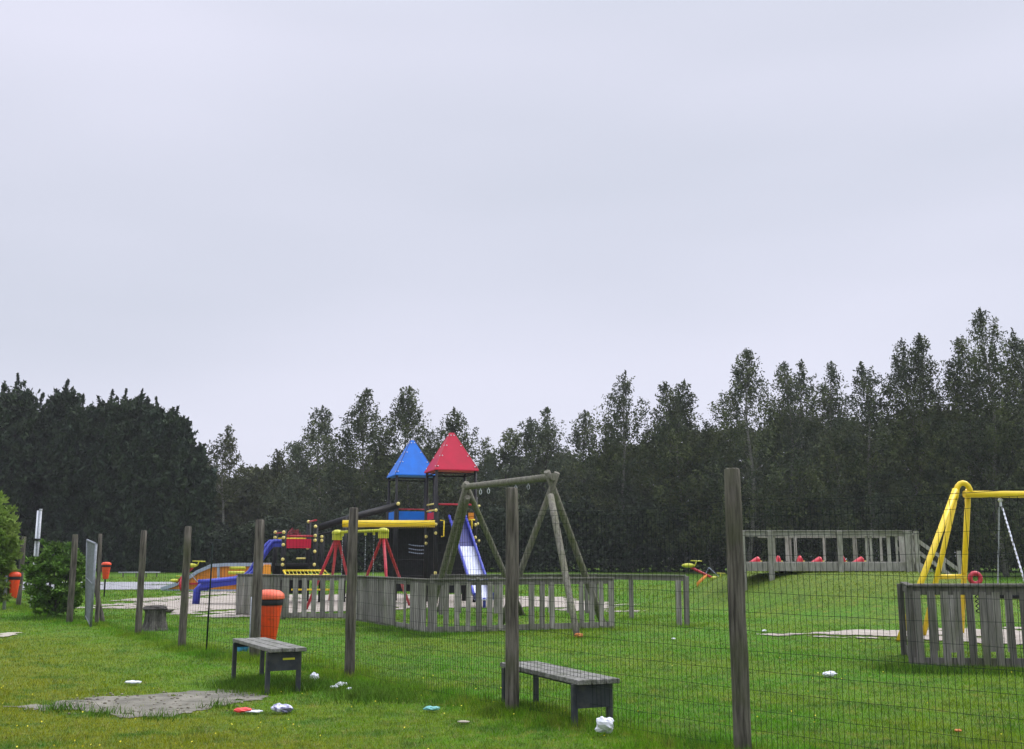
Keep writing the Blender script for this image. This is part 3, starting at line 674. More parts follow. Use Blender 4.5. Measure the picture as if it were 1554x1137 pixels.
# ---------------------------------------------------------------- picket fences
def picket(root, p0, p1, sp, w=.095, H=1.1, posts=(True, True), skip=(), mm=M_picket, seed=1, gravel=True, off=.03, rail2=False, pj=.02, caps=False):
    rn = random.Random(seed); p0 = Vector((p0.x, p0.y, 0)); p1 = Vector((p1.x, p1.y, 0)); d = p1-p0; L = d.length; d.normalize()
    nr = Vector((d.y, -d.x, 0)); nr = -nr if nr.y > 0 else nr     # towards the viewer's side
    O = root.location
    def Q(s, z, o=0): q = p0+d*s+nr*o; return Vector((q.x-O.x, q.y-O.y, Z(q.x, q.y)+z-O.z))
    mb = MB(); n = int(L/sp)
    for i in range(n+1):
        if i in skip:
            if mb.v: mb.build('picket_panel', mm, root)
            mb = MB(); continue
        s = sp*.5+i*sp+rn.uniform(-.1, .1)*sp*pj*10*.4; 
        if s > L-.05: break
        ww = w*rn.uniform(.85, 1.15); h0 = rn.uniform(0, .03); tl = rn.uniform(-.02, .02)
        mb.beam(Q(s, .05+h0, off), Q(s+tl, H-.06, off), .022, ww, up=(d.x, d.y, 0))
    if mb.v: mb.build('picket_panel', mm, root)
    MB().beam(Q(0, H-.06, 0), Q(L, H-.06, 0), .034, .11).build('rail', mm, root, .004)
    MB().beam(Q(-.03, H+.012, .01), Q(L+.03, H+.012, .01), .10, .026).build('cap_rail', mm, root, .004)
    if gravel: MB().beam(Q(0, .10, 0), Q(L, .10, 0), .03, .12).build('bottom_rail', mm, root)
    for s, f in ((0, posts[0]), (L, posts[1])):
        if f: MB().beam(Q(s, -.1, -.045), Q(s, H-.005, -.045), .10, .10, up=(d.x, d.y, 0)).build('post', mm, root, .008)
F1a, F1b, F1c, F1d, F1e, F1f = G(359, 934), G(427, 940), G(530, 941), G(650, 964), G(930, 955), G(1, 1)
pfA = thing('picket_fence', 'grey weathered picket fence jogging round the front of the play area', 'fence', tuple(F1a))
picket(pfA, F1a, F1b, .13, .11, posts=(True, True), seed=1)
picket(pfA, F1b, F1c, .235, .125, posts=(False, True), seed=2)
F2a = G(534, 943)
picket(pfA, F2a, F1d, .135, .115, posts=(True, True), seed=3, skip=(25, 26, 27, 28, 30, 31))
picket(pfA, F1d, F1e, .245, .115, posts=(False, True), seed=4, skip=(8, 12, 13))
bk0, bk1 = G(655, 936), G(905, 934)
pfC = thing('picket_fence', 'back run of grey pickets behind the wooden swing frame', 'fence', tuple(bk0))
picket(pfC, bk0, bk1, .5, .11, posts=(True, True), seed=8, gravel=False)
pfB = thing('picket_fence', 'short detached grey fence piece right of the wooden swing frame', 'fence', tuple(G(956, 940)))
picket(pfB, G(956, 940), G(1040, 950), 5, .1, H=1.12, posts=(True, True), seed=5, gravel=False, skip=(0,))
picket(pfB, G(905, 940), G(956, 940), 5, .1, H=1.12, posts=(False, False), seed=5, gravel=False, skip=(0,))
q = G(1031, 950); MB().box((q.x-pfB.location.x, q.y-pfB.location.y, .5), (.12, .05, 1.1)).build('post', M_picket, pfB)
Rc = G(1388, 1016); Rr = Vector((Rc.x+4.2, Rc.y-.35, 0)); Rb = Vector((Rc.x+.75, Rc.y+2.3, 0)); Rbr = Vector((Rb.x+4.6, Rb.y-.1, 0))
pfD = thing('picket_fence', 'dark grey picket pen in front of the yellow swing at the right edge', 'fence', tuple(Rc))
M_pk2 = mat('damp_picket', (.075, .07, .062), .9, (.23, .215, .19), 6, (6, 6, .35), .3, .75, bump=.6, col3=(.07, .08, .035), s3=1.6, p3=(.45, .8), spec=.2, island=.4)
picket(pfD, Rc, Rr, .178, .095, H=1.13, posts=(True, True), seed=6, mm=M_pk2)
picket(pfD, Rc, Rb, .15, .10, H=1.13, posts=(False, True), seed=7, mm=M_pk2)
picket(pfD, Rb, Rbr, .30, .11, H=1.1, posts=(False, True), seed=9, mm=M_picket, gravel=False)

# ---------------------------------------------------------------- wooden swing frame
apR = at(836, 724, 23.3); apL = at(707, 739, 26.8)
ws = thing('wooden_swing_frame', 'empty mossy timber swing frame with log A shaped ends and no seats', 'swing frame', (apR.x, apR.y, 0))
O = ws.location
def log(name, a, b, r0, r1, parent=ws, m=M_log, n=12):
    a = Vector(a)-O; b = Vector(b)-O; N = 6
    return MB().tube([a.lerp(b, i/(N-1)) for i in range(N)], [r0+(r1-r0)*i/(N-1) for i in range(N)], n, True, .03).build(name, m, parent)
bd = (apR-apL).normalized()
log('beam', apL-bd*.12, apR+bd*.10, .078, .082)
def ft(px, py): g_ = G(px, py); g_.z -= .05; return g_
log('leg', apR+Vector((-.09, -.05, .12)), ft(917, 949), .072, .08)
log('leg', apR+Vector((.14, .02, .10)), ft(757, 953), .066, .075)
log('leg', apR+Vector((-.02, -.25, -.42)), ft(877, 968), .075, .066)
log('leg', apL+Vector((.03, -.08, .10)), ft(652, 936), .075, .08)
log('leg', apL+Vector((-.02, .02, .10)), ft(794, 934), .07, .08)
log('leg', apL+Vector((.04, .06, -.25)), ft(666, 928), .075, .08)
q = ft(877, 967)
for k, (px) in enumerate((732, 745, 787, 805)):
    t = (px-707)/(836-707.); p = apL.lerp(apR, t)-O; pts = []
    for i in range(11):
        a = 6.283*i/10; pts.append(p+Vector((.028*math.cos(a), 0, -.17+.055*math.sin(a))))
    MB().tube(pts, .010, 5, False).tube([p+Vector((0, 0, -.07)), p+Vector((0, 0, -.13))], .012, 5).build('hanger', M_bright if k < 2 else M_galv, ws)

# ---------------------------------------------------------------- climbing tower
ph = R(18); Av = Vector((math.cos(ph), math.sin(ph), 0)); Bv = Vector((-math.sin(ph), math.cos(ph), 0)); wT = 1.46
OR = at(661, 850, 38); OR.z = 0; OB = at(600, 850, 40.2); OB.z = 0
ct = thing('climbing_tower', 'large multi play unit with a blue and a red pyramid roof, slides and black posts', 'play unit', tuple(OR))
C0 = Vector(OR)
def rl(p): return Vector(p)-C0
def knob(par, p, r=.06, m=M_knob): MB().ball(p, r, 10, 7).build('knob', m, par)
def tpost(p, z1, thick=True, knobs=()):
    p = rl(p); p.z = 0
    m = MB().tube([p, p+Vector((0, 0, z1))], .055, 10)
    if thick: m.tube([p, p+Vector((0, 0, min(z1, 3.75)))], .085, 10)
    o = m.build('post', M_blackp, ct)
    for z in knobs: knob(o, p+Vector((0, -.10, z)))
    return o
def towr(O_, zt_, zap, mroof, kn):
    cs = [O_, O_+Av*wT, O_+Av*wT+Bv*wT, O_+Bv*wT]
    for i, c in enumerate(cs): tpost(c, zt_+.1, True, kn[i])
    ov = .09; e = [O_-Av*ov-Bv*ov, O_+Av*(wT+ov)-Bv*ov, O_+Av*(wT+ov)+Bv*(wT+ov), O_-Av*ov+Bv*(wT+ov)]
    c = O_+Av*wT/2+Bv*wT/2; tt = [c+(q-c)*.085 for q in e]
    vs = [rl(q)+Vector((0, 0, zt_)) for q in e]+[rl(q)+Vector((0, 0, zap)) for q in tt]
    ins = [v_+Vector((0, 0, -.03)) for v_ in vs]
    rf = MB().add(vs+[rl(q)+Vector((0, 0, zt_-.035)) for q in e], [(0, 1, 5, 4), (1, 2, 6, 5), (2, 3, 7, 6), (3, 0, 4, 7), (4, 5, 6, 7), (8, 9, 1, 0), (9, 10, 2, 1), (10, 11, 3, 2), (11, 8, 0, 3), (11, 10, 9, 8)]).build('roof', mroof, ct)
    for f in range(4):
        a, b, t1, t0 = vs[f], vs[(f+1) % 4], vs[4+(f+1) % 4], vs[4+f]
        nrm = (b-a).cross(t0-a).normalized(); bo = MB()
        for s in (.08, .36, .64, .92):
            for (l0, l1, k) in ((a, t0, 1), (b, t1, -1)):
                p = l0.lerp(l1, s)+(b-a).normalized()*k*.07+nrm*.008; bo.ball(p, .024, 6, 4)
        bo.build('screws', M_white, rf)
        MB().tube([a, t0], .012, 5, False).build('seam', M_navy if mroof is M_blue else M_redp, rf)
    # frame under the eaves
    fr = MB(); z = zt_-.13
    for i in range(4): fr.tube([rl(cs[i])+Vector((0, 0, z)), rl(cs[(i+1) % 4])+Vector((0, 0, z))], .03, 6)
    fr.build('eaves_frame', M_blackp, ct)
    pl = MB(); z = 2.82; cc = [rl(q)+Vector((0, 0, z)) for q in cs]; pl.add(cc+[q-Vector((0, 0, .09)) for q in cc], [(0, 1, 2, 3), (7, 6, 5, 4), (0, 4, 5, 1), (1, 5, 6, 2), (2, 6, 7, 3), (3, 7, 4, 0)])
    pl.build('platform', M_black, ct)
    return cs
zr = at(661, 712, 38).z; zap = at(684, 657, 38.9).z
csR = towr(OR, zr, zap, M_red, {0: (3.25, 2.75, 2.44, 1.05), 1: (2.75, 2.3, 2.05), 2: (), 3: (2.1, 2.35)})
zb_ = at(600, 720, 40.2).z; zapb = at(621, 668, 41).z
csB = towr(OB, zb_, zapb, M_blue, {0: (3.55,), 1: (3.1, 2.05, 1.85), 2: (), 3: ()})
def panel(a, b, z0, z1, m, th=.03, name='panel'):
    a = rl(a); b = rl(b); a.z = b.z = (z0+z1)/2; return MB().beam(a, b, th, z1-z0).build(name, m, ct, .004)
def bar(a, b, z, r, m, name='bar', z2=None):
    a = rl(a); b = rl(b); a.z = z; b.z = z if z2 is None else z2; return MB().tube([a, b], r, 10).build(name, m, ct)
panel(csB[0]+Av*.1, csB[1]-Av*.1, 2.98, 3.32, M_blue); bar(csB[0], csB[1], 3.40, .02, M_redp)
panel(csB[3], csB[0], 2.98, 3.32, M_blue); bar(csB[3], csB[0], 3.42, .02, M_redp)
panel(csR[3]+(csR[0]-csR[3])*.1, csR[0]-(csR[0]-csR[3])*.1, 2.95, 3.2, M_red); bar(csR[3], csR[0], 3.27, .03, M_knob); bar(csR[3], csR[0], 3.5, .03, M_knob)
bar(csR[0], csR[1], 3.47, .035, M_redp)
# red tower lower net bridge, side signs
for k, z in enumerate((2.08, 1.93, 1.80)):
    a, b = rl(csB[0]+Av*.5), rl(csB[1]); MB().tube([Vector((a.x+(b.x-a.x)*i/8, a.y+(b.y-a.y)*i/8, z-.06*math.sin(math.pi*i/8))) for i in range(9)], .018, 6).build('rope', M_grey, ct)
# yellow beam, black tube
yb0, yb1 = at(520, 795, 37.6), at(660, 795, 37.8)
MB().tube([rl(yb0), rl(yb1)], .125, 16).build('yellow_beam', M_yel, ct)
tpost(at(522, 850, 38.2), 3.0)
t0_, t1_ = at(476, 803, 38.0), at(603, 767, 39.9)
MB().tube([rl(t0_), rl(t0_.lerp(t1_, .5))+Vector((0, 0, .02)), rl(t1_)], .13, 14).build('black_tube', M_blackp, ct)
knob(ct, rl(t1_)+Vector((.05, -.16, .05)), .07)
t2_, t3_ = at(482, 812, 39.4), at(596, 790, 41)
MB().tube([rl(t2_), rl(t3_)], .05, 8).build('bar', M_blackp, ct)
# yellow brackets on the slide side
p = at(673, 790, 37.6); MB().tube([rl(p)+Vector((-.12, 0, 0)), rl(p)+Vector((0.02, 0, 0)), rl(p)+Vector((.02, 0, -.55)), rl(p)+Vector((-.08, 0, -.56))], .025, 6).build('bracket', M_yel, ct)
p = at(715, 783, 38.2); MB().box(rl(p)+Vector((0, 0, 0)), (.2, .03, .22)).build('panel', M_opan, ct)
p = at(716, 789, 38.1); MB().tube([rl(p)+Vector((-.12, 0, 0)), rl(p)+Vector((.12, 0, 0))], .03, 6).tube([rl(p), rl(p)+Vector((0, 0, -.32))], .03, 6).build('bracket', M_yel, ct)
for px, py in ((725, 795), (727, 821), (727, 768), (716, 812)): knob(ct, rl(at(px, py, 38.1)), .05)
# grid wall under the red tower
for z in (1.2, 1.75, 2.3): bar(csR[0], csR[1], z, .02, M_black)
bar(csB[0], csB[1], .9, .03, M_black); bar(csB[0], csB[1], 1.5, .03, M_black)
# plain dark back panels under the platforms, standing in for dense posts
panel(csB[3], csB[2], .3, 2.7, M_black); panel(csR[3], csR[2], .3, 2.7, M_black)

def slide(name, path, w, side, hgt, mbed, mrail, rr, steel_from=None, mside=None):
    """path: world points down the centre, side: horizontal unit vector across"""
    pts = [rl(p) for p in path]; s = Vector(side).normalized()*w/2
    def strip(ps, name, m, th=.03):
        mb = MB(); vs = []; fs = []
        for p in ps: vs += [p-s, p+s, p+s-Vector((0, 0, th)), p-s-Vector((0, 0, th))]
        for i in range(len(ps)-1):
            a = i*4; b = a+4
            fs += [(a, a+1, b+1, b), (a+1, a+2, b+2, b+1), (a+2, a+3, b+3, b+2), (a+3, a, b, b+3)]
        fs += [(3, 2, 1, 0), tuple(len(vs)-4+k for k in range(4))]
        return mb.add(vs, fs).build(name, m, ct)
    k = steel_from or len(pts)
    if steel_from: strip(pts[:k+1], 'slide_bed', mside or mbed); strip(pts[k:], 'slide_bed', mbed)
    else: strip(pts, 'slide_bed', mbed)
    for sg in (-1, 1):
        u = Vector((0, 0, hgt)); mb = MB(); vs = []; fs = []
        for p in pts: vs += [p+s*sg-Vector((0, 0, .03)), p+s*sg+u]
        for i in range(len(pts)-1): fs.append((2*i, 2*i+2, 2*i+3, 2*i+1))
        sd = MB().add(vs, fs).build('slide_side', mside or mrail, ct); so_ = sd.modifiers.new('solid', 'SOLIDIFY'); so_.thickness = .02
        MB().tube([p+s*sg+u for p in pts], rr, 10).build('slide_rail', mrail, ct)
top = at(694, 790, 38.0); bot = Vector((at(732, 850, 34.6).x, 34.6, .32))
pth = [top+Vector((-.0, .35, 0)), top]+[top.lerp(bot, t) for t in (.2, .36, .5, .65, .8, .92)]+[bot+Vector((.02, -.15, -.03)), bot+Vector((.08, -.5, -.05))]
dv = (bot-top); sdv = Vector((-dv.y, dv.x, 0)); sdv = sdv if sdv.x > 0 else -sdv
slide('slide', pth, .60, (sdv.x, sdv.y, 0), .16, M_steel, M_blues, .045, 3, M_navy)
q = rl(bot+Vector((.08, -.4, 0))); MB().tube([q, Vector((q.x, q.y, 0))], .05, 8).build('slide_foot', M_blues, ct)
# hood posts of slide top
# low platform module on the left
lp = [at(430, 850, 37.2), at(478, 850, 37.4), at(467, 850, 39.0), at(417, 850, 38.8)]
for p in lp: p.z = 0
z430, z478 = at(430, 804, 37.2).z, at(478, 792, 37.4).z
def zz(py, Y=37.2): return at(430, py, Y).z
tpost(lp[0], z430, True, [zz(y_) for y_ in (808, 827, 849, 857, 816)])
tpost(lp[1], zz(798), True, [zz(y_) for y_ in (799, 813, 820, 837, 857)])
tpost(lp[2], at(467, 790, 39).z, True, [at(467, y_, 39).z for y_ in (792, 832)])
tpost(lp[3], at(417, 804, 38.8).z, True, [at(417, y_, 38.8).z for y_ in (808, 816)])
tpost(at(488, 850, 38), zz(812), True, [zz(814), zz(820)])
panel(lp[0].lerp(lp[1], .05), lp[0].lerp(lp[1], .86), zz(832), zz(818), M_red)
bar(lp[0], lp[1], zz(813.5), .035, M_redp); bar(lp[3], lp[2], zz(816), .03, M_yel); bar(lp[3], lp[0], zz(808), .025, M_redp)
bar(lp[2], lp[1], at(467, 792, 39).z, .03, M_redp)
bar(lp[0]+Vector((.45, 0, 0)), lp[0].lerp(lp[1], .7), zz(847.5), .03, M_knob, 'handle')
pl = MB(); cc = [rl(q)+Vector((0, 0, zz(855))) for q in lp]
pl.add(cc+[q-Vector((0, 0, .09)) for q in cc], [(0, 1, 2, 3), (7, 6, 5, 4), (0, 4, 5, 1), (1, 5, 6, 2), (2, 6, 7, 3), (3, 7, 4, 0)]); pl.build('platform', M_black, ct)
panel(lp[2], lp[3], .3, zz(856), M_black)
# yellow ramp frame and lower bars
def yz(px, py, Y): return rl(at(px, py, Y))
MB().tube([yz(430, 866, 36.6), yz(493, 866, 36.8), yz(500, 873, 36), yz(434, 873, 35.8), yz(430, 866, 36.6)], .035, 6).build('step_frame', M_yel, ct)
rm = MB()
for k in range(12):
    t = k/11; rm.tube([yz(432, 866, 36.6).lerp(yz(494, 866, 36.8), t), yz(435, 873, 35.8).lerp(yz(499, 873, 36), t)], .014, 5, False)
rm.build('step_rungs', M_yel2, ct)
MB().tube([yz(442, 895, 36.5), yz(500, 895, 36.7)], .035, 6).build('bar', M_yel, ct)
for px in (434, 503): MB().tube([yz(px, 873, 36), Vector((yz(px, 873, 36).x, yz(px, 873, 36).y, 0))], .04, 8).build('step_leg', M_yel2, ct)
# blue slide to the left
Ys = 38.0
sp0 = [at(424, 829, Ys), at(412, 829, Ys), at(407, 834, Ys-.05), at(398, 847, Ys-.2), at(389, 862, Ys-.35), at(381, 875, Ys-.45), at(372, 882, Ys-.5), at(354, 886, Ys-.6), at(325, 889, Ys-.7), at(302, 890.5, Ys-.8)]
slide('slide', sp0, .75, (-.42, 1, 0), .17, M_navy, M_blues, .07)
e = rl(sp0[-1]); MB().tube([e+Vector((.35, -.1, .0)), e+Vector((.08, -.1, -.01)), e+Vector((-.03, -.1, -.12)), Vector((e.x-.05, e.y-.1, 0))], .13, 12).build('slide_foot', M_blues, ct)
MB().tube([e+Vector((.3, -.2, 0)), rl(sp0[-2])+Vector((0, -.2, .02)), rl(sp0[-3])+Vector((0, -.2, .05))], .09, 12).build('slide_lip', M_blues, ct)

# ---------------------------------------------------------------- small red and yellow swing
sw = thing('toddler_swing', 'small swing with red tripod legs and a yellow top bar behind the picket fence', 'swing', tuple(G(540, 925)))
O2 = sw.location
def r2_(p): return Vector(p)-O2
aL, aR = at(512, 808, 32.2), at(582, 805, 31.4)
MB().tube([r2_(aL), r2_(aR)], .045, 10).build('top_bar', M_yel2, sw)
for a in (aL, aR):
    m = MB().ball(r2_(a)+Vector((0, 0, -.02)), .17, 10, 7, (1, 1, .6)); m.box(r2_(a)+Vector((0, 0, -.13)), (.26, .22, .2), .4)
    m.build('bracket', M_yel2, sw)
def foot(px, py): return G(px, py)
for a, fl_ in ((aL, ((464, 926), (538, 918), (500, 912))), (aR, ((538, 922), (590, 932), (622, 920)))):
    for px, py in fl_:
        MB().tube([r2_(a)+Vector((0, 0, -.1)), r2_(foot(px, py))], .045, 10).build('leg', M_redp, sw)
for (f0, f1, kk) in ((.12, .34, 0), (.62, .80, 1)):
    c0, c1 = r2_(aL.lerp(aR, f0)), r2_(aL.lerp(aR, f1)); z0 = .42-O2.z
    for c in (c0, c1):
        MB().box(c+Vector((0, 0, -.06)), (.07, .05, .13)).build('hanger', M_yel2, sw)
        ch = MB(); n_ = 26
        for i in range(n_):
            z = c.z-.1-(c.z-.1-z0)*i/n_; ch.beam((c.x, c.y, z), (c.x, c.y, z-.05), .022 if i % 2 else .008, .008 if i % 2 else .022, up=(1, 0, 0))
        ch.build('chain', M_galv, sw)
    MB().box(((c0.x+c1.x)/2, (c0.y+c1.y)/2, z0-.02), (abs(c1.x-c0.x)+.06, .18, .04)).build('seat', M_black, sw, .01)

# ---------------------------------------------------------------- large yellow swing
ap = at(1463, 750, 20.8)
ys_ = thing('yellow_swing', 'tall yellow painted pipe swing at the right edge', 'swing', (ap.x, ap.y, Z(ap.x, ap.y)))
O3 = ys_.location
def r3(p): return Vector(p)-O3
beR = Vector((ap.x+4.6, ap.y+.35, ap.z))
MB().tube([r3(ap)-Vector((.0, 0, 0)), r3(beR)], .068, 14).build('top_beam', M_yel, ys_)
rr_ = .060
def legs(o, dx):
    sh = Vector((dx, 0, 0))
    fa = r3(G(1364, 974)); fb = r3(G(1401, 966)); fc = r3(G(1459, 962))
    pA = r3(at(1452, 747, 20.7)); pC = r3(at(1472, 747, 20.9))
    hoop = [pA.lerp(fa, .04)]+[((pA+pC)/2)+Vector((-.14*math.cos(a), .0, .20*math.sin(a)))+Vector((0, 0, -.02)) for a in [math.pi*i/8 for i in range(9)]]
    arch = MB().tube([q+sh for q in hoop]+[pC+sh+Vector((0, 0, -.05))], .055, 10)
    arch.build('arch', M_yel, ys_)
    MB().tube([pA+sh+Vector((-.02, 0, .05)), fa+sh], rr_, 12).build('leg', M_yel, ys_)
    MB().tube([pA.lerp(fb, .02)+sh, fb+sh], .050, 12).build('leg', M_yel, ys_)
    MB().tube([pC+sh+Vector((-.03, 0, .05)), fc+sh], .055, 12).build('leg', M_yel, ys_)
    zc = r3(at(1420, 876, 20.8)).z
    q1 = pA.lerp(fb, (pA.z-zc)/(pA.z-fb.z)); q2 = pC.lerp(fc, (pC.z-zc)/(pC.z-fc.z))
    MB().tube([q1+sh, q2+sh], .05, 10).build('cross_bar', M_yel, ys_)
legs(ys_, 0); legs(ys_, 4.6)
hk = r3(at(1518, 757, 20.9))
MB().tube([hk+Vector((0, 0, .14)), hk+Vector((0, 0, .02))], .02, 6).ball(hk+Vector((0, 0, -.03)), .05, 8, 6).box(hk+Vector((0, 0, -.1)), (.05, .04, .12)).build('hanger', M_bright, ys_)
def chain(a, b, m=M_bright, w=.035):
    ch = MB(); L = (b-a).length; n_ = int(L/.045); d = (b-a).normalized()
    for i in range(n_):
        p = a+d*(i*L/n_); ch.beam(p, p+d*.055, w if i % 2 else .012, .012 if i % 2 else w, up=(0, 1, 0))
    return ch.build('chain', m, ys_)
e1_ = r3(at(1560, 900, 20.2)); e2_ = r3(at(1514, 905, 21.2))
chain(hk+Vector((.02, 0, -.15)), e1_); chain(hk+Vector((-.01, .05, -.15)), e2_, M_galv, .028)
h2 = hk+Vector((.75, .05, 0)); chain(h2+Vector((0, 0, .1)), e1_+Vector((.3, 0, 0)))
sc_ = (e1_+e2_)/2; bs = MB(); pts = []
for i in range(15): a = 6.283*i/14; pts.append(sc_+Vector((.36*math.cos(a), .36*math.sin(a), -.02)))
bs.tube(pts, .05, 8, False).build('ring_seat', M_black, ys_)

# red ring rider
p = at(1480, 878, 27); rw = thing('spring_rider', 'small round red play wheel on a spring behind the yellow swing legs', 'play toy', (p.x, 27, Z(p.x, 27)))
zc = p.z-rw.location.z; pts = []
for i in range(17): a = 6.283*i/16; pts.append(Vector((.13*math.cos(a), 0, zc+.13*math.sin(a))))
MB().tube(pts, .06, 10, False).build('ring', M_redp, rw)
MB().tube([Vector((.035*math.cos(i*.9), .035*math.sin(i*.9), i*(zc-.18)/40)) for i in range(41)], .014, 5).build('spring', M_black, rw)

# ---------------------------------------------------------------- seesaws
def seesaw(label, c, top, low, Y, dz0, sc=1.0):
    o = at(c[0], c[1], Y); root = thing('seesaw', label, 'seesaw', tuple(o)); 
    a = at(top[0], top[1], Y)-o; b = at(low[0], low[1], Y+.2)-o; s = sc
    MB().tube([a, a.lerp(b, .5), b], .06*s, 10).build('beam', M_redp, root)
    cm = a.lerp(b, .62); MB().tube([cm, Vector((cm.x*.2-.1, 0, cm.z*.35)), Vector((0, 0, -.1))], .07*s, 10).build('support', M_opan if sc == 1 else M_redp, root)
    MB().tube([cm+Vector((-.1, 0, .02)), cm+Vector((-.05, 0, .02)), cm+Vector((.12, 0, .35)), cm+Vector((.75*s, 0, -.25))], .02, 6).build('brace', M_grey, root)
    for p, k in ((a, 1), (b, .8)):
        MB().ball(p+Vector((-.1*s, 0, .08)), .32*s*k, 12, 8, (1, .6, .34)).build('seat', M_yel2, root)
        h_ = p+Vector((.28*s*k, 0, .28*s)); MB().tube([p+Vector((.2*s, 0, .05)), h_], .025, 6).tube([h_+Vector((-.28*s*k, -.12, 0.02)), h_+Vector((.28*s*k, .12, 0))], .03, 6).build('handle', M_yel2, root)
    return root
seesaw('yellow seated seesaw with a red beam tipping up at the foot of the mound', (1060, 892), (1048, 861), (1087, 880), 50, 0)
seesaw('yellow seated seesaw at the left end of the orange ramp', (276, 893), (293, 861), (268, 884), 49, 0, .92)

# ---------------------------------------------------------------- orange ramp
YR = 52
ra = thing('play_ramp', 'orange sided play ramp with a grey blue edge and red stripe behind the blue slide', 'play ramp', tuple(at(320, 894, YR)))
O4 = ra.location
outl = [(245, 894), (262, 889), (284, 879), (300, 868), (322, 858.5), (345, 857), (400, 857), (400, 895)]
def r4(px, py, dy=0): q = at(px, py, YR); q.y += dy; return q-O4
fr_ = [r4(*q) for q in outl]; bk = [v_+Vector((0, 1.6, 0)) for v_ in fr_]; n_ = len(fr_)
MB().add(fr_+bk, [tuple(range(n_-1, -1, -1)), tuple(range(n_, 2*n_))]+[(i, (i+1) % n_, n_+(i+1) % n_, n_+i) for i in range(n_)]).build('side_panel', M_opan, ra)
ed = MB(); tp = [v_+Vector((0, -.06, 0)) for v_ in fr_[:7]]
for a, b in zip(tp[:-1], tp[1:]): ed.beam(a, b, .10, .16)
for a, b in zip(tp[:-1], tp[1:]): ed.beam(a+Vector((0, 1.7, 0)), b+Vector((0, 1.7, 0)), .10, .16)
ed.beam(r4(332, 858, -.05), r4(332, 884, -.05), .06, .12, up=(1, 0, 0)); ed.build('edging', M_grey, ra)
MB().beam(r4(278, 886, -.07), r4(400, 885, -.07), .06, .09).build('stripe', M_redp, ra)
gv = MB()
for k in range(18):
    px = 298+k*5.4; ty = np.interp(px, [q[0] for q in outl[:7]], [q[1] for q in outl[:7]])
    gv.beam(r4(px, ty+3.5, -.012), r4(px, 884, -.012), .02, .02, up=(1, 0, 0))
gv.build('grooves', mat('dark_orange_groove', (.45, .15, .01), .6), ra)
MB().tube([r4(354, 862, -.6), r4(377, 862, -.6)], .07, 8).tube([r4(355, 869, -1.0), r4(379, 869, -1.0)], .08, 8).build('handrail', M_yel2, ra)
MB().beam(r4(245, 896, -.04), r4(400, 896, -.04), .05, .08).build('base_edge', M_grey, ra)

# low railing far left
lr = thing('low_railing', 'low thin dark railing on the far grass left of the orange ramp', 'railing', tuple(at(212, 880, 70)))
m = MB(); a, b = at(180, 869, 70)-lr.location, at(243, 869, 70)-lr.location; m.tube([a, b], .05, 6); m.build('rail', M_galv, lr)
for px in (187, 207, 222, 238):
    p = at(px, 869, 70)-lr.location; MB().tube([p, Vector((p.x, p.y, -.15))], .05, 6).build('post', M_post, lr)
# upright info board piece at the far paving (small white bits)
# ---------------------------------------------------------------- deck on the mound
YD = 32.8; zf = at(1250, 853, YD).z; ztp = at(1250, 806, YD).z
dk = thing('wooden_deck', 'raised weathered timber deck with railings on the grass mound', 'deck', (at(1250, 850, YD).x, YD, 0)); OD = Vector(dk.location)
def xD(px, Y=YD): return at(px, 850, Y).x-OD.x
xl, xr, dp = xD(1124), xD(1385), 1.9
MB().box(((xl+xr)/2, dp/2, zf-.02), (xr-xl, dp, .045)).build('floor', M_deck, dk)
MB().box(((xl+xr)/2, -.03, zf-.15), (xr-xl, .05, .25)).build('front_beam', M_deck, dk, .006)
MB().box(((xl+xr)/2, dp+.03, zf-.15), (xr-xl, .05, .25)).build('back_beam', M_deck, dk, .006)
MB().box(((xl+xr)/2, -.03, ztp-.09), (xr-xl, .045, .15)).build('rail', M_deck, dk, .006)
MB().box(((xl+xr)/2, -.03, ztp+.004), (xr-xl, .12, .03)).build('cap_rail', M_deck, dk, .004)
MB().box(((xl+xr)/2+.5, dp+.03, ztp-.12), (xr-xl-1, .045, .10)).build('rail', M_deck, dk, .006)
for px in (1127, 1169, 1274, 1376):
    x = xD(px); zg = Z(OD.x+x, YD-.1)-.15
    MB().box((x, -.115, (zg+ztp)/2), (.15, .11, ztp-zg)).build('post', M_deck, dk, .01)
for px in (1120, 1200, 1300, 1389):
    x = xD(px, YD+dp); zg = Z(OD.x+x, YD+dp)-.15; MB().box((x, dp+.1, (zg+ztp)/2), (.12, .1, ztp-zg-.04)).build('post', M_deck, dk, .01)
for px, w_, bk_ in ((1176, .06, 0), (1317, .09, 0), (1323, .06, 0), (1350, .10, 0), (1362, .06, 0), (1385, .06, 0), (1195, .10, 1), (1208, .09, 1), (1252, .09, 1), (1338, .08, 1)):
    yb = YD+(dp if bk_ else 0); x = xD(px, yb); zl = zf+(.02 if bk_ else -.10); MB().box((x, (dp if bk_ else .01)+(.07 if bk_ else 0)*0, (zl+ztp-.02)/2), (w_, .03, ztp-.02-zl)).build('baluster', M_deck, dk)
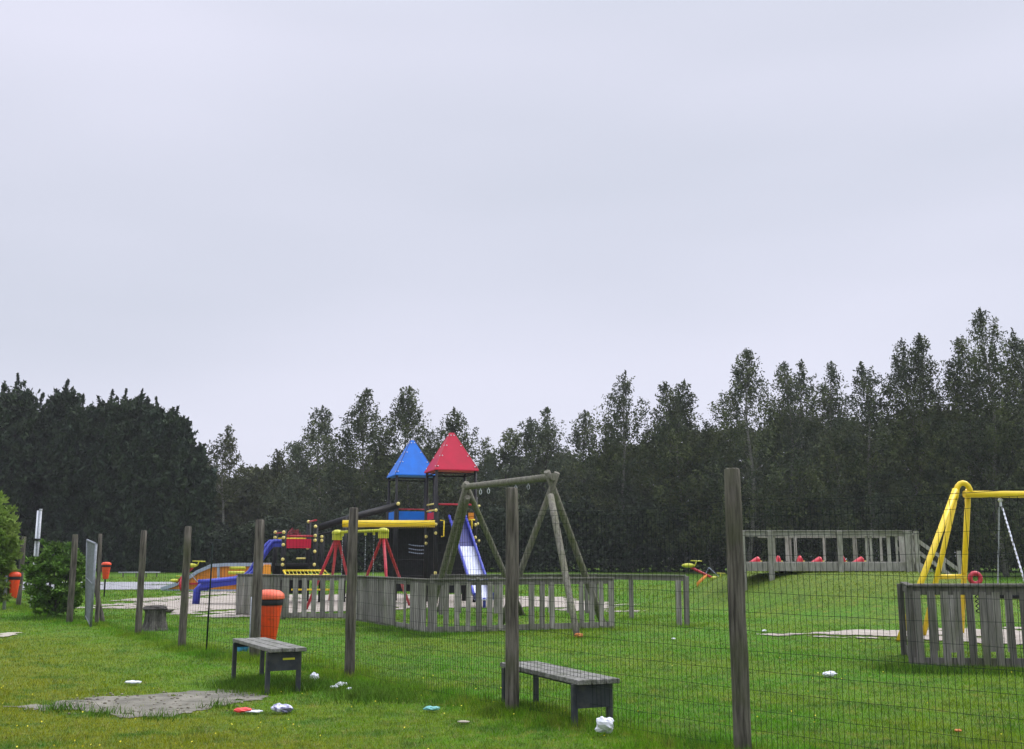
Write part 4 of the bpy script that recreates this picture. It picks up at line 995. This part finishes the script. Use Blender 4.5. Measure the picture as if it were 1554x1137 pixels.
# stairs down to the right
s0 = Vector((xr, .2, zf)); run = Vector((at(1455, 850, YD).x-OD.x-xr, 0, -1.05))
for yy in (.05, 1.3):
    a = Vector((xr+.02, yy, 0))
    MB().beam(a+Vector((0, 0, zf-.1)), a+run+Vector((0, 0, zf-.1)), .05, .22).build('stringer', M_deck, dk)
    MB().beam(a+Vector((0, 0, ztp-.15)), a+run+Vector((0, 0, ztp-.15)), .045, .11).build('stair_rail', M_deck, dk)
    MB().beam(a+Vector((0, 0, ztp-.5)), a+run+Vector((0, 0, ztp-.5)), .045, .11).build('stair_rail', M_deck, dk)
    q = a+run; MB().box((q.x, q.y-.04, (zf+ztp)/2-.98), (.1, .08, 1.7)).build('post', M_deck, dk)
    q = a+Vector((.12, 0, 0)); MB().box((q.x, q.y-.08, (zf+ztp)/2-.25), (.13, .09, ztp-zf+.5)).build('post', M_deck, dk)
for k in range(5):
    q = s0+run*((k+.5)/5); MB().box((q.x, .68, q.z-.03), (.26, 1.2, .04)).build('tread', M_deck, dk)
# diagonal ramp side pieces left end
MB().beam(Vector((xD(1225), dp+.0, 0))+Vector((0, .3, zf-.4)), Vector((xD(1172), -.0, zf-.15)), .04, .12).build('brace', M_bark, dk)
# red humps on the deck
def hump(label, px, w, big):
    yy = YD+1.2; p = at(px, 853, yy); root = thing('bouncer_seat', label, 'play seat', (p.x, yy, zf+.005), 'red plastic seats on the deck')
    vs = []; N = 10; Mr = 8
    hgt = .22 if big else .2
    for i in range(N+1):
        t = i/N; x = (t-.5)*w; hh = hgt*(math.sin(math.pi*min(1, t*.72+.0)**1.2*1.0) if big else math.sin(math.pi*t)**.5)
        hh = hgt*(t**.8*1.0 if t < .72 else .78*math.sqrt(max(0, 1-((t-.72)/.28)**2))+.0)+.0 if big else hh
        for k in range(Mr+1):
            a = math.pi*k/Mr; vs.append(Vector((x, -.15*math.cos(a)*(1 if t < .95 else .6), max(.002, hh*math.sin(a)**.6))))
    fs = [(i*(Mr+1)+k, (i+1)*(Mr+1)+k, (i+1)*(Mr+1)+k+1, i*(Mr+1)+k+1) for i in range(N) for k in range(Mr)]
    fs += [tuple(range(Mr, -1, -1)), tuple(N*(Mr+1)+k for k in range(Mr+1))]
    MB().add(vs, fs, True).build('shell', M_redl2, root)
    MB().box((w*.5+.02, -.05, .02), (.07, .08, .035)).build('base_clip', M_knob, root)
M_redl2 = mat('glossy_red_plastic', (.60, .012, .03), .3, (.5, .01, .02), 5)
hump('sloping red plastic seat left of the deck left post', 1146, .32, True)
hump('narrow red plastic seat just right of the deck left post', 1181, .14, False)
hump('narrow red plastic seat under the deck balusters', 1214, .15, False)
hump('sloping red plastic seat left of the deck middle post', 1240, .32, True)
hump('narrow red plastic seat touching the deck middle post', 1279, .12, False)
hump('sloping red plastic seat right of the deck middle post', 1303, .32, True)

# ---------------------------------------------------------------- litter
def crumple(name, label, px, py, w, m, h=.6, seed=0, elong=1, cat='litter', lift=.02, rz=0):
    rn = random.Random(seed); p = G(px, py); root_m = MB(); root_m.ball((0, 0, w*h*.45), w/2, 16, 11, (elong, .8, h), .10, rn)
    c_ = Vector((0, 0, w*h*.45)); pk = [Vector((rn.gauss(0, 1), rn.gauss(0, 1), rn.gauss(0, .8))).normalized() for _ in range(9)]
    root_m.v = [tuple(c_+(Vector(v_)-c_)*(.72+.55*max(abs((Vector(v_)-c_).normalized().dot(q_))**6 for q_ in pk))) for v_ in root_m.v]
    o = root_m.build(name, m); o.location = (p.x, p.y, p.z+lift); o.rotation_euler = (0, 0, rz); return tag(o, label, cat)
crumple('plastic_bag', 'white crumpled plastic bag by the right foot of the grass bench', 918, 1117, .15, M_white, .9, 3, 1.0, lift=.03)
crumple('plastic_bag', 'white flattened bag lying on open grass below the mound', 1259, 1029, .13, M_white, .5, 4, 1.2)
crumple('drink_carton', 'white and grey crushed carton right of the red scrap', 428, 1084, .15, mat('carton', (.62, .62, .75), .5, (.18, .17, .3), 14, lo=.45, hi=.55), .55, 5, 1.15)
crumple('plastic_scrap', 'bright red plastic scrap on the grass below the dirt patch bench', 368, 1084, .13, M_redl, .35, 6, 1.2)
crumple('plastic_scrap', 'pale strip lying against the red scrap', 384, 1084, .13, M_white, .15, 7, 1.3)
crumple('paper_ball', 'small round pale paper ball right of the dirt patch bench', 477, 1035, .10, M_white, .95, 8)
crumple('paper_scrap', 'white crumpled paper at the foot of the left bare post', 518, 1045, .11, M_white, .5, 9, 1.2)
crumple('paper_scrap', 'smaller white paper left of the crumpled paper', 507, 1047, .09, M_white, .35, 10)
crumple('paper_scrap', 'smallest white paper bit right of the crumpled paper', 530, 1050, .06, M_white, .5, 11)
crumple('plastic_wrapper', 'teal wrapper in the grass between the two benches', 655, 1081, .11, M_teal, .35, 12, 1.3)
crumple('plastic_bag', 'blue bag lying under the dirt patch bench', 368, 990, .2, M_bluel, .8, 13)
crumple('paper_scrap', 'tiny white and red wrapper on the grass above the dirt patch', 202, 1040, .12, M_white, .3, 14, 1.4)
crumple('dry_leaf', 'curled pale brown leaf in the grass near the middle post', 703, 1100, .07, M_stone, .25, 15, 1.5, cat='leaf')
crumple('dry_leaf', 'orange leaf in the grass at bottom right', 1454, 1114, .055, M_leafb, .4, 16, cat='leaf')
crumple('paper_scrap', 'tiny pale scrap in the grass behind the nearest post on the left', 1022, 972, .07, M_white, .4, 17)
crumple('paper_scrap', 'tiny pale scrap in the grass right of the nearest post', 1160, 960, .09, M_white, .4, 18)
crumple('wood_chip', 'orange splintered chip at the foot of the middle swing leg', 878, 969, .16, M_leafb, .5, 19, cat='wood chip')

# ---------------------------------------------------------------- haze
HAZE = .0004
if HAZE:
    hm = bpy.data.materials.new('haze'); hm.use_nodes = True; t = hm.node_tree; t.nodes.clear()
    pv = nn(t, 'ShaderNodeVolumePrincipled'); pv.inputs['Color'].default_value = (.85, .86, .89, 1); pv.inputs['Density'].default_value = HAZE
    ou = nn(t, 'ShaderNodeOutputMaterial'); t.links.new(pv.outputs[0], ou.inputs['Volume'])
    hz = MB().box((0, 410, 14), (1440, 1000, 32)).build('haze', hm); tag(hz, 'thin pale haze over the field', 'haze', kind='stuff')
